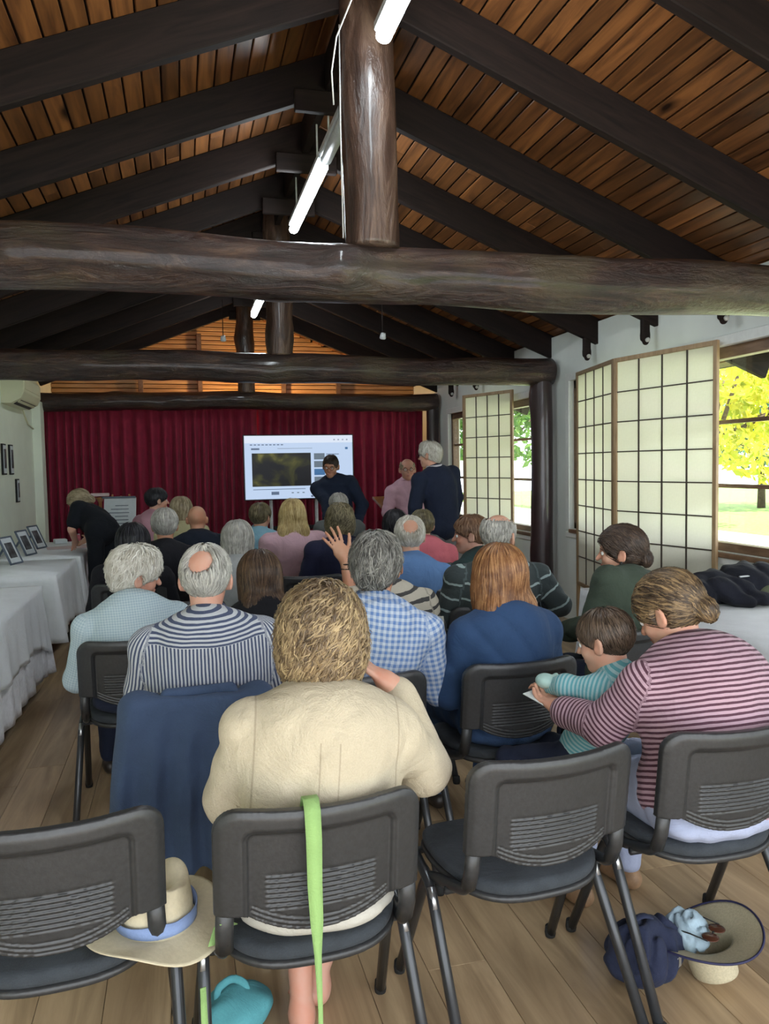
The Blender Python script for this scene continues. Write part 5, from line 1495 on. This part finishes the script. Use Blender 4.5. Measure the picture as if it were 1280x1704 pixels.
p = person('woman with dark pinned up hair in a dark green jacket looking left by the screen', seat=(1.97, 3.22), head=(2.065, 3.42, 1.235), yaw=D(22), hyaw=D(58), hpitch=.06, g=1.12, sw=.38, skinm='fair', hair='bun', hairm='dbrown', hv=.006, clump=1000, wavy=.004, topm=GRN, topn='jacket', res=.008, collar=1, face=True, fold=.006, loose=.02)
earr = MB().lathe([(0, -.012), (.009, -.004), (.009, .004), (0, .012)], tuple(p['H']+p['Rh']@np.array([-.086, -.006, -.045])), 10).build('earring', M['rubber'], p['e'], True)
# --- middle rows
SWT = pat('dark green sweater with pale stripes', (.028, .040, .042), (.30, .38, .38), 'h', .085, .13)
p = person('balding grey man in a dark sweater with thin pale stripes, head turned right', seat=(1.58, 3.90), head=(1.60, 3.80, 1.297), yaw=D(-6), hyaw=D(-48), hpitch=.05, g=1.2, sw=.43, skinm='fair', hair='ring', hairm='greyw', hv=.003, clump=500, topm=SWT, topn='sweater', res=.008, collar=1, face=True, brow=BROWG,
       arms={'R': dict(elbow=(1.90, 3.72, .80), wrist=(1.86, 3.95, .78))})
TEE = pat('cream top with black stripes', (.52, .48, .40), (.03, .03, .035), 'h', .058, .33)
p = person('person in cream and black striped top raising a hand behind the gingham man', seat=(1.02, 3.76), head=(.975, 3.82, 1.16), yaw=D(-3), g=1.08, sw=.37, skinm='tan', hair='short', hairm='black', clump=100, topm=TEE, res=.0075, sleeve=.45,
       arms={'L': dict(elbow=(.80, 3.79, .90), wrist=(.775, 3.82, 1.085), dir=(-.42, .05, .8), palm=(-.2, .95, .1), thumb=(.8, .2, .5), curl=.18, spread=.35)})
m = MB()
for zz, rr_ in ((1.035, .031), (1.06, .030)):
    c0 = np.array([.785, 3.815, zz])-p['base']; m.tube([tuple(c0+rr_*np.array([math.cos(a), math.sin(a), 0])) for a in np.linspace(0, 2*PI, 17)], .004, 6, cap=False)
m.build('bracelet', M['rubber'], p['e'], True)
BLU = Tn('mid blue shirt', (.13, .25, .50))
person('white haired man in a mid blue shirt seen from behind', seat=(1.27, 4.56), head=(1.31, 4.50, 1.248), yaw=D(-4), g=1.12, sw=.39, skinm='fair', hair='balding', hairm='white', hv=.002, clump=500, topm=BLU, res=.009, collar=1)
person('red haired person in profile facing left wearing a dark green top', seat=(1.80, 4.72), head=(1.765, 4.70, 1.228), yaw=D(30), hyaw=D(70), hpitch=.05, g=1.02, sw=.36, skinm='pink', hair='short', hairm='ginger', hv=.008, clump=400, topm=Tn('dark green top', (.03, .055, .055)), res=.009, collar=1, face=True)
person('grey haired woman in a pale grey top', seat=(.32, 5.12), head=(.33, 5.05, 1.218), yaw=D(-3), hyaw=D(-14), g=1.0, sw=.35, skinm='fair', hair='mid', hairm='greyw', hv=.004, clump=500, topm=Tn('pale grey top', (.38, .40, .41)), res=.010)
person('person with long black hair in black near the left tables', seat=(-.36, 5.48), head=(-.33, 5.40, 1.20), yaw=0, g=1.05, sw=.38, hair='long', hairm='black', hv=.012, clump=350, topm=Tn('black knit', (.010, .010, .014)), res=.010)
person('person with short dark hair in coral pink shirt right of the blue shirt man', seat=(1.74, 5.66), head=(1.755, 5.68, 1.215), yaw=D(4), hyaw=D(-5), g=1.1, sw=.40, skinm='pink', hair='short', hairm='curlyd', hv=.003, clump=250, topm=Tn('coral pink shirt', (.62, .16, .20)), res=.010)
person('woman with curly brown hair gathered up and a navy top', seat=(1.12, 5.88), head=(1.125, 5.72, 1.265), yaw=0, g=1.1, sw=.40, skinm='tan', hair='curly', hairm='curlyd', hv=.0, clump=450, wavy=.005, topm=Tn('navy top', (.016, .018, .045)), res=.010, sleeve=.45)
person('bald man in dark navy seen from behind', seat=(.12, 6.86), head=(.11, 6.85, 1.245), yaw=0, hyaw=D(-8), g=1.14, sw=.43, skinm='tan', hair=None, topm=Tn('dark navy top', (.012, .017, .03)), res=.009)
person('person with close grey hair in black left of the bald man', seat=(-.17, 5.98), head=(-.135, 5.86, 1.275), yaw=0, g=1.1, sw=.40, skinm='tan', hair='short', hairm='greyw', hv=.008, clump=300, topm=Tn('black top', (.012, .012, .016)), res=.010)
person('woman with straight shoulder length blonde hair in a pale pink top', seat=(.85, 6.55), head=(.845, 6.25, 1.292), yaw=0, g=1.05, sw=.40, skinm='fair', hair='bob', hairm='blonde', hv=.004, clump=600, topm=Tn('pale pink top', (.58, .38, .44)), res=.010, hairlen=.9)
person('person with bobbed black hair before the lectern', seat=(1.64, 6.50), head=(1.67, 6.15, 1.19), yaw=0, g=1.0, sw=.36, hair='mid', hairm='black', hv=.01, clump=200, topm=Tn('dark top', (.02, .02, .03)), res=.011)
person('person with ash blonde hair in a pale yellow top beside the young man', seat=(.0, 7.62), head=(-.02, 7.60, 1.29), yaw=0, hyaw=D(-12), g=1.0, sw=.36, hair='mid', hairm='ash', hv=.008, clump=300, topm=Tn('pale yellow top', (.48, .44, .26)), res=.011)
person('man with brown hair in a light blue shirt at the foot of the screen', seat=(.68, 7.30), head=(.675, 7.10, 1.238), yaw=D(-10), hyaw=D(-35), g=1.08, sw=.42, hair='short', hairm='curlyd', hv=.006, clump=250, topm=Tn('light blue shirt', (.25, .47, .60)), res=.011, collar=1)
person('person with tidy grey hair just below the presenter', seat=(1.46, 7.64), head=(1.47, 7.52, 1.292), yaw=0, g=1.0, sw=.36, hair='short', hairm='greyw', hv=.006, clump=200, topm=Tn('grey top', (.12, .13, .13)), res=.011)
PK = Tn('faded pink shirt', (.50, .27, .33))
person('dark haired young man in a faded pink shirt facing right before the curtain', seat=(-.30, 8.24), head=(-.25, 8.30, 1.365), yaw=D(-50), hyaw=D(-72), hpitch=.02, g=1.05, sw=.40, skinm='fair', hair='short', hairm='black', hv=.008, clump=300, topm=PK, res=.009, sleeve=.45, face=True)
# --- standing figures
BLK = Tn('black dress', (.008, .010, .014))
p = person('woman with tied light brown hair in black leaning over the far left table', stand=(-.77, 8.02), head=(-1.085, 8.34, 1.335), yaw=D(52), hyaw=D(82), hpitch=.60, g=1.02, sw=.36, skinm='fair', hair='bun', hairm='ash', hv=.006, clump=300, topm=BLK, topn='dress', res=.009, sleeve=.35, face=True, hem=-.25, botm=BLK, skirt=False,
       arms={'L': dict(elbow=(-1.06, 8.10, .98), wrist=(-1.06, 8.32, .84), dir=(-.2, .7, -.35)), 'R': dict(elbow=(-.80, 8.42, .98), wrist=(-.98, 8.55, .84), dir=(-.5, .5, -.3))})
NVB = Tn('dark navy suit', (.016, .024, .048))
p = person('presenter with glasses and dark navy jacket standing before the screen', stand=(1.66, 8.42), head=(1.555, 8.34, 1.668), yaw=D(155), hyaw=D(158), hpitch=.24, htilt=-.05, g=.95, sw=.38, skinm='tan', hair='short', hairm='dbrown', hv=-.003, clump=250, topm=NVB, topn='jacket', res=.008, face=True, glasses=True, hem=-.22, collar=1, loose=.02,
       arms={'R': dict(elbow=(1.50, 8.28, 1.14), wrist=(1.47, 8.14, .98), dir=(-.1, -.3, -.7)), 'L': dict(elbow=(1.90, 8.34, 1.12), wrist=(1.80, 8.18, .93), dir=(-.2, -.2, -.8))})
PKS = Tn('pink polo shirt', (.62, .38, .46))
person('smiling man with short fair hair and pink shirt standing by the lectern', stand=(2.46, 8.20), head=(2.385, 8.22, 1.625), yaw=D(172), hyaw=D(170), hpitch=.04, g=1.0, sw=.38, skinm='pink', hair='ring', hairm='ash', hv=-.001, clump=150, topm=PKS, res=.008, sleeve=.45, face=True, glasses=True, collar=1, hem=-.08, botm=M['trouser_grey'])
BLZ = Tn('dark navy blazer', (.014, .020, .042))
p = person('tall white haired man in a dark navy blazer standing with his back to the windows', stand=(2.40, 7.10), head=(2.285, 7.14, 1.760), yaw=D(20), hyaw=D(48), hpitch=.05, g=1.02, sw=.40, skinm='fair', hair='fluffy', hairm='white', hv=-.004, clump=500, topm=BLZ, topn='blazer', res=.008, face=True, glasses=True, collar=1, collarm=Tn('pale shirt collar', (.55, .52, .56)), hem=-.26, loose=.02, botm=M['trouser_grey'], brow=BROWG)
# --- things held
M['pal_teal'] = plain('pale teal plastic', (.42, .62, .58), .5, .05)
t = empty('toy_cup', (1.185, 2.425, .80), label='pale teal cup held by the small boy', cat='cup')
V_, F_ = nets([e_((0, 0, 0), (.034, .040, .026), k=.01), c_((.02, .0, .0), (.045, .01, .012), .012, .010, k=.01)], .004)
obj('cup_body', mesh_from('cup_body', V_, F_, M['pal_teal']), t)
cardm = plain('printed card', (.66, .72, .72), .5, .1, 40)
t = empty('picture_card', (1.165, 2.41, .752), label='small pale card in the hand of the striped top woman', cat='card')
MB().box((0, 0, 0), (.10, .09, .003), rotz3(.5)@rotx3(.25)).build('card_sheet', cardm, t)
paperm = plain('crumpled printed leaflet', (.50, .50, .42), .7, .35, 24)
t = empty('leaflet', (1.00, 3.05, .84), label='printed leaflet held between the gingham man and the denim shirt woman', cat='leaflet')
MB().box((0, 0, 0), (.085, .006, .16), rotx3(-.3)@rotz3(.3)).build('leaflet_sheet', paperm, t)
